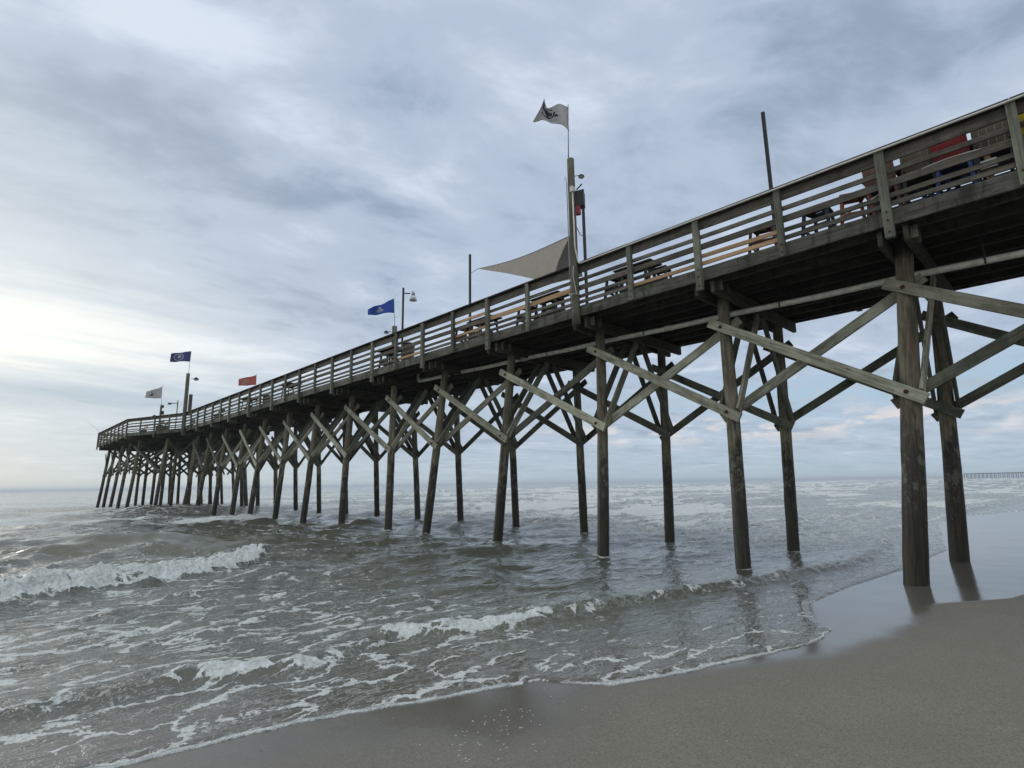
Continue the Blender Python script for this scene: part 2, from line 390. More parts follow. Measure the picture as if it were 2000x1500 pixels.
PB = [(.22, 6.95), (.55, 11.3), (.5, 15.1), (.3, 17.35), (.4, 21.4), (.3, 25.2), (3.95, 3.68), (3.95, 7.24), (4.45, 10.95), (4.75, 14.75), (4.6, 18.2), (.30, 3.40)]
def water(x, y, cell):
    d = y-Ys(x); R = np.random.RandomState(3)
    h = np.zeros_like(x); base = sst(.25, 5, d)*(.35+.65*sst(3, 25, d)); offs = sst(4, 60, y)
    wx = x+.5*(fbm(x*.4, y*.4, 2)-.5); wy = y+.6*(fbm(x*.3+9, y*.3, 2)-.5)
    for i in range(60):
        lam = .35*(14/.35)**(i/59); th = R.normal(0, .55 if lam < 4 else .16)-math.pi/2+.08
        k = 2*math.pi/lam; ph = R.rand()*6.28
        am = (.0150*lam**.55 if lam < 2 else .0165*lam**.30)
        fade = sst(1.0, 3.0, lam/np.maximum(cell, 1e-3))
        q = np.sin(k*(wx*math.cos(th)+wy*math.sin(th))+ph)
        q = q+.35*q*q
        h += am*fade*q*base*(1 if lam < 4 else (.35+.75*offs))
    gust = .55+.9*fbm(x*.25+3, y*.25, 3); h *= gust
    # swells and breakers
    foam = np.zeros_like(x)
    lace = fbm(x*.55, y*1.4, 4, .55); big = fbm(x*.16+5, y*.42+2, 4, .55)
    # W1: little spilling front in the swash
    e, s, A = crest(x, y, W1, [(-30, .08), (-11, .07), (-9, .10), (-8.2, .06), (-7.4, .12), (-5.5, .13), (-3, .12), (0, .10), (4, .07), (30, .10), (60, .05)], .17, .75, 2)
    brk = np.interp(x, [-30, -10.2, -9.9, -8.5, -8.2, -7.9, -7.6, -5.9, -5.4, -3.6, -3.2, -1, 2.5, 6, 20, 60],
                       [.15, .15, .85, .95, .25, .25, .95, .9, .40, .65, .40, .45, .6, .7, .7, .7])
    rag = fbm(x*5, y*5, 3)
    m = np.exp(-((s+.06)/.20)**2)*brk
    h += e+m*.07*(rag-.35)*2; foam = np.maximum(foam, m*(.55+.75*rag)); foam = np.maximum(foam, .36*brk*sst(1.3, 0, s)*(s > 0)*(.4+lace))
    # W2: the plunging white roller on the left
    e, s, A = crest(x, y, W2, [(-60, .23), (-16, .23), (-9, .22), (-7, .18), (-5.8, .12), (-4.5, .09), (0, .10), (8, .12), (30, .15)], .85, 1.9, 5)
    brk = np.interp(x+.5*(rag-.5), [-60, -8, -6.6, -5.8, -5.2], [1, 1, .9, .62, 0])
    wd = np.interp(x, [-11, -6.5, -5.3], [.88, .58, .16])
    m = sst(-1.35*wd, -1.0*wd, s+.35*(rag-.5))*sst(.9, .1, s)*brk
    lump = fbm(x*2.6, y*2.6, 5, .62)
    l2 = fbm(x*6.5+3, y*6.5, 4, .6)
    h += e+m*(.26*(lump-.45)+.22*(l2-.45)+.03); foam = np.maximum(foam, m*(.50+.95*lump)); foam = np.maximum(foam, brk*.52*sst(3.2, .4, s)*(s > .2)*(.55+lace*.8))
    # W3: smooth brown wave about to break
    e, s, A = crest(x, y, W3, [(-60, .18), (-14, .16), (-10.5, .30), (-8.6, .46), (-7.4, .38), (-5, .18), (0, .10), (30, .15)], 1.5, 2.6, 8)
    h += e; calm3 = np.exp(-(s/2.0)**2)*np.interp(x, [-12, -10, -5, -2], [.3, 1, 1, 0])
    e, s, A = crest(x, y, W4, [(-100, .34), (-10, .36), (-4, .30), (2, .24), (10, .15), (60, .15), (200, .3)], 2.2, 4.5, 3)
    h += e; foam = np.maximum(foam, np.exp(-((s)/1.0)**2)*sst(.50, .62, fbm(x*.35+1, y*.1, 3))*.9*sst(6, 0, x))
    foam = np.maximum(foam, .72*sst(-12, -9, s)*sst(-4, -6, s)*sst(4, -4, x)*(.4+big))
    e, s, A = crest(x, y, W5, [(-8, .03), (-4, .07), (-2, .13), (-.5, .14), (1.5, .09), (6, .04)], .55, 1.2, 4)
    h += e
    # outer breaker lines on the right
    for yc, x0, A0 in ((30, 22, .22), (52, 30, .35), (74, 60, .42), (105, 90, .5), (150, 60, .5)):
        yy = yc+6*(fbm(x*.02+yc, x*0+2, 2)-.5)*2
        pat = sst(.42, .60, fbm(x*.045+yc, x*0+7, 3)); s = y-yy; sc = yc/30
        h += A0*pat*sst(x0*.5-20, x0, x)*np.where(s < 0, np.exp(-(s/(1.0*sc))**2), np.exp(-(s/(2.6*sc))**2))
        foam = np.maximum(foam, pat*sst(x0*.3, x0, x)*sst(-3.2*sc, -.6*sc, s)*sst(3.5*sc, 0, s)*1.0)
    # general lace: strong by the shore, streaky white water to the right
    foam = np.maximum(foam, sst(3.0, .2, d)*np.interp(x, [-14, -9, -6.6, -5.5, -3, 0, 5], [.54, .54, .50, .36, .28, .28, .45])*(.45+.9*lace))
    foam = np.maximum(foam, sst(9.5, 1.5, d)*sst(-4, -8, x)*.32*(.4+lace))
    rightz = sst(-1.0, 9, x)*sst(.6, 2.5, d)*sst(150, 60, y)
    foam = np.maximum(foam, rightz*(.20+.55*big))
    leftz = sst(-2, -8, x+.03*y)*sst(60, 20, y)
    foam = np.maximum(foam, leftz*(.14+.50*big))
    midz = sst(26, 40, y)*sst(95, 55, y)
    foam = np.maximum(foam, midz*(.05+.66*big))
    foam = np.maximum(foam, .06+.30*(big-.3)*sst(2, 8, d))
    caps = sst(.50, .60, fbm(x*.11+31, y*.42+4, 5, .6))*sst(1, 10, x-.02*y)*sst(2, 5, d)*sst(230, 120, y)
    foam = np.maximum(foam, caps*1.0)
    caps = sst(.56, .64, fbm(x*.10+61, y*.30+14, 5, .6))*sst(24, 34, y)*sst(230, 120, y)
    foam = np.maximum(foam, caps*.95)
    for (bx_, by_) in PB:
        rr = np.hypot(x-bx_, (y-by_)); foam = np.maximum(foam, sst(.50, .17, rr)*(.42+.5*rag))
    foam *= 1-.8*calm3
    # edge line
    ew = np.interp(x, [-12, -7.4, -7.2, -5.5, -4, -3.2, 0, 30], [.05, .04, .06, .05, .03, .02, .012, .10])*(.6+.9*vnoise(x*6, x*0))
    edge = sst(-.02, .005, d)*sst(ew*1.6, ew*.8, d)
    edge_on = np.interp(x, [-12, -7.7, -7.45, -7.3, -7.1, -4, -3.3, -1, 6, 12], [1, .95, .3, .8, 1, .8, .5, .25, .4, .9])
    foam = np.maximum(foam, edge*edge_on*1.15)
    # join with the film running up the sand
    zs = zsand(x, y)
    film = zs+.010+.016*sst(0, .12, d)+.05*sst(.2, 2.5, d)
    t = sst(.3, 4.5, d)
    z = film*(1-t)+np.maximum(0.0, zs+.02)*t+h*sst(.0, 1.2, d)
    z = np.where(d < 0, zs-.012-np.minimum(.3, -d*.3), z)
    thin = sst(2.2, .0, d)*.8
    return z, np.clip(foam, 0, 1.3), thin, d

def polar(name, m, azs, rs, fn, cx=-11.4, cy=-1.9):
    A, Rr = np.meshgrid(azs, rs); nr, na = A.shape
    x = cx+np.sin(A)*Rr; y = cy+np.cos(A)*Rr
    dr = np.gradient(rs); cell = np.repeat(dr[:, None], na, 1)
    z, attrs = fn(x, y, cell, Rr)
    co = np.stack([x, y, z], -1).reshape(-1, 3).astype(np.float32)
    i = np.arange(nr*na).reshape(nr, na)
    q = np.stack([i[:-1, :-1], i[1:, :-1], i[1:, 1:], i[:-1, 1:]], -1).reshape(-1, 4)
    keep = attrs.pop('keep', None)
    if keep is not None:
        k = keep.ravel(); q = q[(k[q]).any(1)]
        used = np.zeros(len(co), bool); used[q.ravel()] = True
        mp = np.cumsum(used)-1; q = mp[q]; co = co[used]
        attrs = {a: b.ravel()[used] for a, b in attrs.items()}
    me = bpy.data.meshes.new(name)
    me.vertices.add(len(co)); me.vertices.foreach_set('co', co.ravel())
    me.loops.add(q.size); me.loops.foreach_set('vertex_index', q.ravel().astype(np.int32))
    me.polygons.add(len(q)); me.polygons.foreach_set('loop_start', np.arange(0, q.size, 4, dtype=np.int32))
    me.polygons.foreach_set('use_smooth', np.ones(len(q), bool))
    me.update(calc_edges=True)
    for a, b in attrs.items():
        at = me.attributes.new(a, 'FLOAT', 'POINT'); at.data.foreach_set('value', b.ravel().astype(np.float32))
    me.materials.append(m)
    o = bpy.data.objects.new(name, me); COL.objects.link(o)
    o['kind'] = 'structure'
    return o

# --- sand material
def sand_mat():
    m, nt, p = mat('wet_sand')
    geo = nt.nodes.new('ShaderNodeNewGeometry'); pos = geo.outputs['Position']
    wet = attr(nt, 'wet')
    g1 = noise(nt, pos, 150.0, 3, .8); g2 = noise(nt, pos, 48.0, 3, .65); g3 = noise(nt, pos, 1.3, 4, .55); g4 = noise(nt, pos, 9.0, 4, .6)
    wetn = (wet+(g3-.5)*.35*wet*(1.0-wet)*4.0).ss(.05, .95)
    c = mixc(nt, (g1*.7+g2*.3).ss(.38, .62), (.112, .104, .084), (.240, .224, .186))
    c = mixc(nt, (g3*.6+g4*.4).ss(.3, .75)*.35, c, (.125, .110, .087))
    c = mixc(nt, g1.ss(.70, .76)*.7, c, (.52, .49, .43))
    c = mixc(nt, g2.ss(.30, .22)*.4, c, (.07, .06, .05))
    c = mixc(nt, wetn*.62, c, (.085, .080, .068))
    nt.links.new(c, p.inputs['Base Color'])
    r = wetn.ss(0.0, 1.0, .80, .14); nt.links.new(r.v, p.inputs['Roughness'])
    sp = wetn.ss(.0, 1.0, .18, .75); nt.links.new(sp.v, p.inputs['Specular IOR Level'])
    b = nt.nodes.new('ShaderNodeBump'); b.inputs['Distance'].default_value = .004
    st = wetn.ss(0.0, 1.0, .55, .02); nt.links.new(st.v, b.inputs['Strength'])
    nt.links.new((g1*.5+g2*.7+g4*1.2).v, b.inputs['Height']); nt.links.new(b.outputs[0], p.inputs['Normal'])
    return m

def water_mat():
    m, nt, p = mat('sea_water')
    geo = nt.nodes.new('ShaderNodeNewGeometry'); pos = geo.outputs['Position']
    x, y, z = sep(nt, pos)
    foam = attr(nt, 'foam'); thin = attr(nt, 'thin'); calm = attr(nt, 'calm')
    # ripples
    r1 = noise(nt, combine(nt, x*.50+y*.06, y, 0.0), 1.9, 4, .55, .6)
    r2 = noise(nt, combine(nt, x*.42+y*.08, y*1.0, 4.0), 6.0, 3, .55, .7)
    r3 = noise(nt, combine(nt, x*.55, y, 8.0), 17.0, 3, .6, .5)
    # lace pattern, stretched along the shore
    wn = noise(nt, combine(nt, x, y, 0.0), 1.7, 5, .62, out=1)
    vm = nt.nodes.new('ShaderNodeVectorMath'); vm.operation = 'MULTIPLY_ADD'
    nt.links.new(wn, vm.inputs[0]); vm.inputs[1].default_value = (1.0, 1.05, 0)
    nt.links.new(combine(nt, x*.60+y*.12, y*1.30, 0.0), vm.inputs[2])
    def vor(s):
        v = nt.nodes.new('ShaderNodeTexVoronoi'); v.feature = 'DISTANCE_TO_EDGE'; v.voronoi_dimensions = '2D'
        v.inputs['Scale'].default_value = s; nt.links.new(vm.outputs[0], v.inputs['Vector']); return X(nt, v.outputs[0])
    e1 = vor(1.5); e2 = vor(3.7); e3 = vor(9.0)
    lace = (1.0-e1.ss(0.0, .20))*.48+(1.0-e2.ss(0.0, .24))*.34+(1.0-e3.ss(0.0, .3))*.18
    f1 = noise(nt, combine(nt, x*.58+3.0, y*1.2, 0.0), 2.8, 8, .68, 1.1)
    f2 = noise(nt, combine(nt, x, y, 2.0), 26.0, 3, .65)
    f3 = noise(nt, combine(nt, x*.6, y*1.2, 6.0), 11.0, 4, .65)
    pat = lace*.72+f1*.44+f2*.14+f3*.30-.245
    thr = 1.0-foam
    k = pat.ss(thr*.92+.03, thr*.92+.15)
    k = (k*(foam.ss(.02, .18))).mn(1.0)
    web = (1.0-e2.ss(.012, .07)).mx((1.0-e3.ss(.02, .11))*.8)*foam.ss(.10, .36)*f1.ss(.36, .55)
    k = k.mx(web*.50)
    solid = foam.ss(.78, 1.02)
    k = k.mx(solid)
    soft = foam.ss(.55, .9, .78, .97)
    k = k*soft
    # water body
    body = mixc(nt, noise(nt, combine(nt, x, y, 0.0), .12, 3, .5).ss(.35, .65), (.076, .080, .062), (.108, .112, .088))
    body = mixc(nt, calm*.55, body, (.135, .130, .080))
    body = mixc(nt, thin, body, (.118, .110, .090))
    fc = mixc(nt, f2.ss(.3, .7), (.50, .525, .51), (.74, .76, .74))
    ff = noise(nt, pos, 60.0, 2, .6)
    f4 = noise(nt, pos, 7.0, 6, .7)
    fc = mixc(nt, (f4*.7+ff*.3).ss(.50, .62)*.62, fc, (.30, .325, .315))
    nt.links.new(mixc(nt, k, body, fc), p.inputs['Base Color'])
    rgh = k.ss(0.0, 1.0, .045, .70); nt.links.new(rgh.v, p.inputs['Roughness'])
    p.inputs['IOR'].default_value = 1.33
    sp = k.ss(0.0, 1.0, .5, .2); nt.links.new(sp.v, p.inputs['Specular IOR Level'])
    amp = (1.0-calm*.75)*(1.0-thin*.95)
    hgt = (r1*.056+r2*.036+r3*.0068)*amp+k*.012*(1.0-thin*.6)+k*ff*.012+solid*f4*.10
    b = nt.nodes.new('ShaderNodeBump'); b.inputs['Strength'].default_value = 1.0; b.inputs['Distance'].default_value = 1.0
    nt.links.new(hgt.v, b.inputs['Height']); nt.links.new(b.outputs[0], p.inputs['Normal'])
    return m

def fn_sand(x, y, cell, R):
    z = zsand(x, y)
    wet = x*0
    soft = np.interp(x, [-9, -6, -3, -1.3, 0, 2], [.95, .80, .75, .30, .05, .03])
    wet = sst(-1, 1, (y-Yw(x))/np.maximum(soft, .02))
    lvl = np.interp(x, [-11, -9.3, -8.6, -8, -6, -4], [.55, .6, .72, .9, 1, 1])
    return z, {'wet': wet*lvl}
def fn_water(x, y, cell, R):
    z, foam, thin, d = water(x, y, cell)
    calm = np.exp(-((y-np.interp(x, [a for a, _ in W3], [b for _, b in W3])+1.0)/1.6)**2)*np.interp(x, [-11.5, -9.5, -6, -3], [0, 1, 1, 0])
    z = z-R**2/(2*6.371e6)
    return z, {'foam': foam, 'thin': thin, 'calm': calm, 'keep': d > -.05}

az_f = np.radians(np.concatenate([np.linspace(-90, -9, 60, endpoint=False), np.linspace(-9, 96, 1250, endpoint=False), np.linspace(96, 135, 60)]))
K = 977.0
ys = np.arange(K/2.2, K/260, -.47); r_w = np.concatenate([K/ys, np.geomspace(265, 9000, 46)])
az_s = np.radians(np.concatenate([np.linspace(-180, -20, 60, endpoint=False), np.linspace(-20, 110, 500, endpoint=False), np.linspace(110, 180, 30)]))
r_s = np.concatenate([np.linspace(.05, 2, 12, endpoint=False), np.geomspace(2, 60, 420, endpoint=False), np.geomspace(60, 4000, 40)])
sand = polar('beach_sand_ground', sand_mat(), az_s, r_s, fn_sand)
sea = polar('sea_water', water_mat(), az_f, r_w, fn_water)
tag(sand, 'damp brown grey beach sand with a glossy wet strip by the water'); tag(sea, 'murky green grey sea with foam and small breakers')

# ------------------------------------------------------------------ pier
S = 3.66; ZR, ZF = 7.857, 6.35; ZD = 6.66              # rail top, fascia bottom, deck top
PX = Vector((0, 0, 0))
pier = thing('fishing_pier', (0, 0, 0), 'long weathered timber fishing pier on tall piles running out over the sea', 'pier')
def pr(mb, name, m, parent=None, smooth=False): return wpart(mb, name, m, parent or pier, smooth)

def sand_at(x, y): return float(zsand(np.array([x]), np.array([y]))[0])
# pile bottoms (x, y at z = 0) read for the nearest bents; the others lean out at about 1:10
NB = {-1: (.30, -3.3), 0: (.41, .45), 1: (.30, 3.40), 2: (.22, 6.95), 3: (.55, 11.30), 4: (.50, 15.1), 5: (.30, 17.35), 6: (.40, 21.4), 7: (.30, 25.2),
      8: (.62, 29.6), 9: (.45, 33.1), 10: (.36, 36.0), 11: (.55, 40.3), 12: (.3, 43.6), 13: (.35, 47.4)}
FBm = {-1: (4.6, -3.5), 0: (4.13, .33), 1: (3.95, 3.68), 2: (3.95, 7.24), 3: (4.45, 10.95), 4: (4.75, 14.75), 5: (4.6, 18.2), 6: (4.6, 21.6), 7: (5.0, 26.2)}
def pile(tx, ty, bx, by, ztop, parent=None, name='pile', r0=.140, r1=.168):
    mb = MB(); pts = []; rs = []
    zb = min(-.9, sand_at(bx, by)-.6); n = 20
    bow = (rnd.uniform(-.03, .03), rnd.uniform(-.03, .03))
    for k in range(n+1):
        t = k/n; z = ztop+(zb-ztop)*t; q = (ztop-z)/ztop
        bw = math.sin(math.pi*min(q, 1))
        pts.append((tx+(bx-tx)*q+bow[0]*bw+rnd.uniform(-.004, .004), ty+(by-ty)*q+bow[1]*bw+rnd.uniform(-.004, .004), z))
        rs.append((r0+(r1-r0)*min(1, q*1.15))*(1+rnd.uniform(-.018, .018)))
    mb.tube(pts, rs, 16)
    return pr(mb, name, 'pile', parent, True)

def pos_at(tx, ty, bx, by, z, ztop=6.3):
    q = (ztop-z)/ztop; return tx+(bx-tx)*q, ty+(by-ty)*q

braces = []   # (size shown, maker) sorted later so the 100 largest are parts of their own
def add_brace(a, b, th, hw, nv, m, bolts=None):
    a, b = Vector(a), Vector(b)
    dist = ((a+b)/2-CAM).length
    braces.append((dist, a, b, th, hw, Vector(nv), m, bolts))

BENTS = list(range(-1, 14))
NX, FX = 1.02, 4.37
top = {}
for k in BENTS:
    y = S*k
    nb = NB.get(k); fb = FBm.get(k, (4.85, y+.3))
    if k < 0: pass
    top[k] = (nb, fb)
    pile(NX, y, nb[0], nb[1], 6.32, r1=.192 if k == 0 else .155, r0=.146 if k == 0 else .132)
    pile(FX, y+rnd.uniform(-.05, .05), fb[0], fb[1], 6.32, r1=.178 if k == 0 else .148, r0=.130)
    # double cap beam, with a chamfered lower corner at each end
    for sgn in (-1, 1):
        yy = y+sgn*.20; z1, z0 = 6.335, 6.035
        prof = [(.10, yy-.04, z1), (.10, yy-.04, z0+.03), (.14, yy-.04, z0), (5.16, yy-.04, z0), (5.20, yy-.04, z0+.03), (5.20, yy-.04, z1)]
        mb = MB().poly(prof, (0, .08, 0))
        mb.g = [(p[0]+k*3.1, p[1]*.3+sgn, p[2]) for p in mb.v]
        pr(mb, 'cap_beam', 'cap')
    # short hanger blocks beside the near pile
    for hx_, hw in ((.30, .14), (.62, .12)): pr(MB().beam((hx_, y-.285, 6.12), (hx_, y-.285, 6.36), .05, hw, (0, 1, 0)), 'hanger_block', 'post')

zt, zl = 5.42, 3.38
def brace_dir(a, b, over):
    a, b = Vector(a), Vector(b); d = (b-a).normalized(); return a-d*over, b+d*over
for k in range(0, 14):
    a, b = k, k-1
    if a not in top or b not in top: continue
    ya, yb = S*a, S*b
    for row, xt in ((0, NX), (1, FX)):
        fa, fb_ = top[a][row], top[b][row]
        j = lambda: rnd.uniform(-.05, .05)
        # outer plank: high on the seaward pile, low on the landward one
        pa = pos_at(xt, ya, *fa, zt); pb = pos_at(xt, yb, *fb_, zl)
        s = -1
        P, Q = brace_dir((pa[0]+s*.20, pa[1], zt+j()), (pb[0]+s*.21, pb[1], zl+j()), .33)
        add_brace(P, Q, .07, .218, (-1, 0, 0), 'brace' if row == 0 else 'brace_dark', row == 0 and k < 7)
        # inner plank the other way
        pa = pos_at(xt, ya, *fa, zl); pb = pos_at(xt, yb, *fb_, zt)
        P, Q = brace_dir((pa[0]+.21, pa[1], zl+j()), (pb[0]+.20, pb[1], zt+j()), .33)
        add_brace(P, Q, .07, .205, (-1, 0, 0), 'brace' if row == 0 and k % 3 else 'brace_dark')
for k in BENTS:
    y = S*k; fa, fb_ = top[k]
    for sgn in (-1, 1):
        pa = pos_at(NX, y, *fa, zl+.12); xm = (NX+FX)/2
        P, Q = brace_dir((pa[0], pa[1]+sgn*.21, zl+.12), (xm-.15, y+sgn*.20, 6.0), .18)
        Q = Vector((xm-.15, y+sgn*.20, 6.0))
        add_brace(P, Q, .065, .20, (0, 1, 0), 'brace_dark' if sgn > 0 else 'brace')
        pa = pos_at(FX, y, *fb_, zl+.12)
        P, Q = brace_dir((pa[0], pa[1]+sgn*.21, zl+.12), (xm+.15, y+sgn*.20, 6.0), .18)
        Q = Vector((xm+.15, y+sgn*.20, 6.0))
        add_brace(P, Q, .065, .20, (0, 1, 0), 'brace_dark')
# pier head: flares out to both sides from y=47.6 to 55, then runs to y=70.6
HX0, HX1, HY0, HY1, HY2 = -2.62, 7.9, 47.6, 55.0, 70.8
hb = [51.2, 54.9, 58.7, 62.5, 66.3, 69.9]
def hx(y):
    t = min(1, max(0, (y-HY0)/(HY1-HY0))); return HX0*t, 5.3+(HX1-5.3)*t
head_tops = []
for i, y in enumerate(hb):
    x0, x1 = hx(y); xs = [x0+.95, x0+.95+(x1-x0-1.9)/3, x0+.95+2*(x1-x0-1.9)/3, x1-.95]
    head_tops.append((y, xs))
    for q, xx in enumerate(xs):
        lean = (-.55, -.15, .15, .55)[q]
        pile(xx, y, xx+lean, y-.35, 6.25, r0=.13, r1=.145)
    for sgn in (-1, 1):
        mb = MB().beam((x0+.06, y+sgn*.2, 6.18), (x1-.06, y+sgn*.2, 6.18), .08, .30, (0, 0, 1)); pr(mb, 'cap_beam', 'cap')
for (ya, xa), (yb, xb) in zip(head_tops[1:], head_tops):
    for q in (0, 3):
        P, Q = brace_dir((xa[q]-.2-.1, ya, zt), (xb[q]-.2-.35, yb, zl), .3); add_brace(P, Q, .07, .2, (-1, 0, 0), 'brace' if q == 0 else 'brace_dark')
        P, Q = brace_dir((xa[q]+.2-.3, ya, zl), (xb[q]+.2-.1, yb, zt), .3); add_brace(P, Q, .07, .2, (-1, 0, 0), 'brace_dark')
for y, xs in head_tops:
    for q in range(3):
        P, Q = brace_dir((xs[q]-(.25 if q == 0 else 0), y-.3, zl), (xs[q+1], y-.2, 6.0), .2); add_brace(P, Q, .06, .18, (0, 1, 0), 'brace_dark')
        P, Q = brace_dir((xs[q], y+.2, 6.0), (xs[q+1]+(.25 if q == 2 else 0), y+.2, zl), .2); add_brace(P, Q, .06, .18, (0, 1, 0), 'brace_dark')
braces.sort(key=lambda t: t[0])
rest = MB()
for i, (dist, a, b, th, hw, nv, m, bolts) in enumerate(braces):
    mb = MB() if i < 99 else rest
    mb.beam(a, b, th, hw, (b-a).cross(nv), ch=.008, jit=.003)
    if i < 99:
        o = pr(mb, 'brace', m)
        if bolts:
            d = (b-a).normalized()
            for c in (a+d*.33, b-d*.33):
                bb = MB().tube([c+nv*(th/2-.005), c+nv*(th/2+.018)], .042, 8); bb.tube([c+nv*(th/2+.012), c+nv*(th/2+.045)], .014, 6)
                wpart(bb, 'bolt', 'rust', o)
o = pr(rest, 'brace', 'brace_dark'); o['kind'] = 'stuff'

# deck, joists, fascia
mb = MB(); y = -7.0
while y < HY0:
    mb.beam((.04, y, ZD-.021), (5.26, y, ZD-.021), .138, .042, (0, 0, 1), ch=.004, seg=3, jit=.002); y += .146
while y < HY2:
    x0, x1 = hx(y); mb.beam((x0+.05, y, ZD-.021), (x1-.05, y, ZD-.021), .138, .042, (0, 0, 1), ch=.004, seg=2, jit=.002); y += .146
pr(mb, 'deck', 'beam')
for i in range(8):
    xx = .42+i*.66
    mb = MB(); yy = -7.0
    while yy < 47:
        off = .03*(1 if int(yy/7.3) % 2 else -1)
        mb.beam((xx+off, yy, 6.475), (xx+off, yy+7.45, 6.475), .075, .272, (0, 0, 1), seg=3); yy += 7.32
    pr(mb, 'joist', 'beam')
for i in range(12):
    xx = HX0+.5+i*.85; ys_ = HY0+.6
    while hx(ys_)[0] > xx-.2 or hx(ys_)[1] < xx+.2: ys_ += .2
    pr(MB().beam((xx, ys_, 6.475), (xx, HY2-.1, 6.475), .075, .272, (0, 0, 1)), 'joist', 'beam')
# fascia planks, one per bay pair with uneven lower edges
def fascia(p0, p1):
    mb = MB().beam((p0[0], p0[1], 6.50+rnd.uniform(-.012, .008)), (p1[0], p1[1], 6.50+rnd.uniform(-.012, .008)), .05, .30, (0, 0, 1), ch=.008, seg=4, jit=.004)
    return pr(mb, 'fascia_board', 'fascia')
for k in range(-1, 13): fascia((-.0, S*k-.02 if k > -1 else -7.2), (-.0, S*(k+1)-.03))
for k in range(-1, 13): fascia((5.3, S*k-.02 if k > -1 else -7.2), (5.3, S*(k+1)-.03))
for xa, xb in ((0, HX0), (5.3, HX1)):
    for t in range(2):
        a = (xa+(xb-xa)*t/2, HY0+(HY1-HY0)*t/2+.01); b = (xa+(xb-xa)*(t+1)/2, HY0+(HY1-HY0)*(t+1)/2-.01)
        fascia(a, b)
    for t in range(4):
        yy0 = HY1+(HY2-HY1)*t/4; fascia((xb, yy0+.01), (xb, yy0+(HY2-HY1)/4-.01))
for t in range(3):
    x0 = HX0+(HX1-HX0)*t/3; fascia((x0+.03, HY2), (x0+(HX1-HX0)/3-.03, HY2))
pr(MB().beam((HX0+.1, HY2-.12, 6.17), (HX1-.1, HY2-.12, 6.17), .09, .32), 'end_beam', 'cap')

# railing: posts, five boards per bay, cap
RB = [(.165, .215), (.455, .095), (.69, .14), (.93, .09), (1.095, .09)]      # centre below rail top, height
posts = [(0.0, S/2*n, n % 2 == 0) for n in range(-3, 27)]
line = [(0.0, S/2*n) for n in range(-3, 27)]
for t in range(1, 5): line.append((HX0*t/4, HY0+(HY1-HY0)*t/4)); posts.append((line[-1][0], line[-1][1], t % 2 == 0))
for t in range(1, 9): line.append((HX0, HY1+(HY2-HY1)*t/8)); posts.append((HX0, line[-1][1], t % 2 == 0))
for x, y, long in posts:
    flare = HY0 < y < HY1+.1 and x < -.01
    ox = -.075
    z0 = 6.09 if long else 6.335
    mb = MB().beam((x+ox, y, z0+rnd.uniform(-.02, .02)), (x+ox, y, ZR-.045), .10 if not long else .11, .15 if long else .13, (0, 1, 0), ch=.008, seg=3)
    # bolt heads
    o = pr(mb, 'railing_post', 'post')
    if y < 24:
        bb = MB()
        for zz in (6.58, 6.42): bb.tube([(x+ox-.055, y, zz), (x+ox-.075, y, zz)], .018, 7)
        if long: bb.tube([(x+ox-.055, y, 6.20), (x+ox-.075, y, 6.20)], .018, 7)
        wpart(bb, 'bolt', 'rust', o)
# fresh replacement boards seen in the photograph: (bay, board)
FRESH = {(1, 3), (1, 4), (2, 4), (4, 2), (5, 2), (6, 1), (6, 3), (8, 4)}
rest = MB(); nboard = 0
for i in range(len(line)-1):
    (xa, ya), (xb, yb) = line[i], line[i+1]
    bay = i-3
    for j, (zc, hh) in enumerate(RB):
        sag = rnd.uniform(-.01, .01)
        own = nboard < 99; mb = MB() if own else rest
        mb.beam((xa+.012, ya+.01, ZR-zc+sag), (xb+.012, yb-.01, ZR-zc+rnd.uniform(-.01, .01)), .04, hh, (0, 0, 1), ch=.005, seg=3, jit=.003)
        if own: pr(mb, 'rail_board', 'fresh' if (bay, j) in FRESH else 'rail')
        nboard += 1
o = pr(rest, 'rail_board', 'rail'); o['kind'] = 'stuff'
for i in range(0, len(line)-1, 2):
    a = line[i]; b = line[min(i+2, len(line)-1)]
    if i < 33 <= i+2 or True:
        mid = line[min(i+1, len(line)-1)]
        for p, q in ((a, mid), (mid, b)):
            if p == q: continue
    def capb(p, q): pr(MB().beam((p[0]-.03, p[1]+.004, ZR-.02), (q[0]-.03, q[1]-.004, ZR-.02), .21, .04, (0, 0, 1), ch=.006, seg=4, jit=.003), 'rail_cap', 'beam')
    m_ = line[min(i+1, len(line)-1)]
    if (a[0] == b[0]): capb(a, b)
    else: capb(a, m_); capb(m_, b)
# far side railing and the end railing
mb = MB()
fl = [(5.3, S/2*n) for n in range(-3, 27)]+[(5.3+(HX1-5.3)*t/4, HY0+(HY1-HY0)*t/4) for t in range(1, 5)]+[(HX1, HY1+(HY2-HY1)*t/8) for t in range(1, 9)]
fl2 = [(HX0+(HX1-HX0)*t/6, HY2) for t in range(7)]
for L in (fl, fl2):
    for (xa, ya), (xb, yb) in zip(L, L[1:]):
        for zc, hh in RB: mb.beam((xa, ya, ZR-zc), (xb, yb, ZR-zc), .04, hh, (0, 0, 1), seg=1)
        mb.beam((xa, ya, ZR-.02), (xb, yb, ZR-.02), .20, .04, (0, 0, 1), seg=1)
    for x, y in L: mb.beam((x+.08 if L is fl else x, y+(.08 if L is fl2 else 0), 6.34), (x+.08 if L is fl else x, y+(.08 if L is fl2 else 0), ZR-.045), .1, .13, (0, 1, 0), seg=1)
pr(mb, 'far_railing', 'rail')

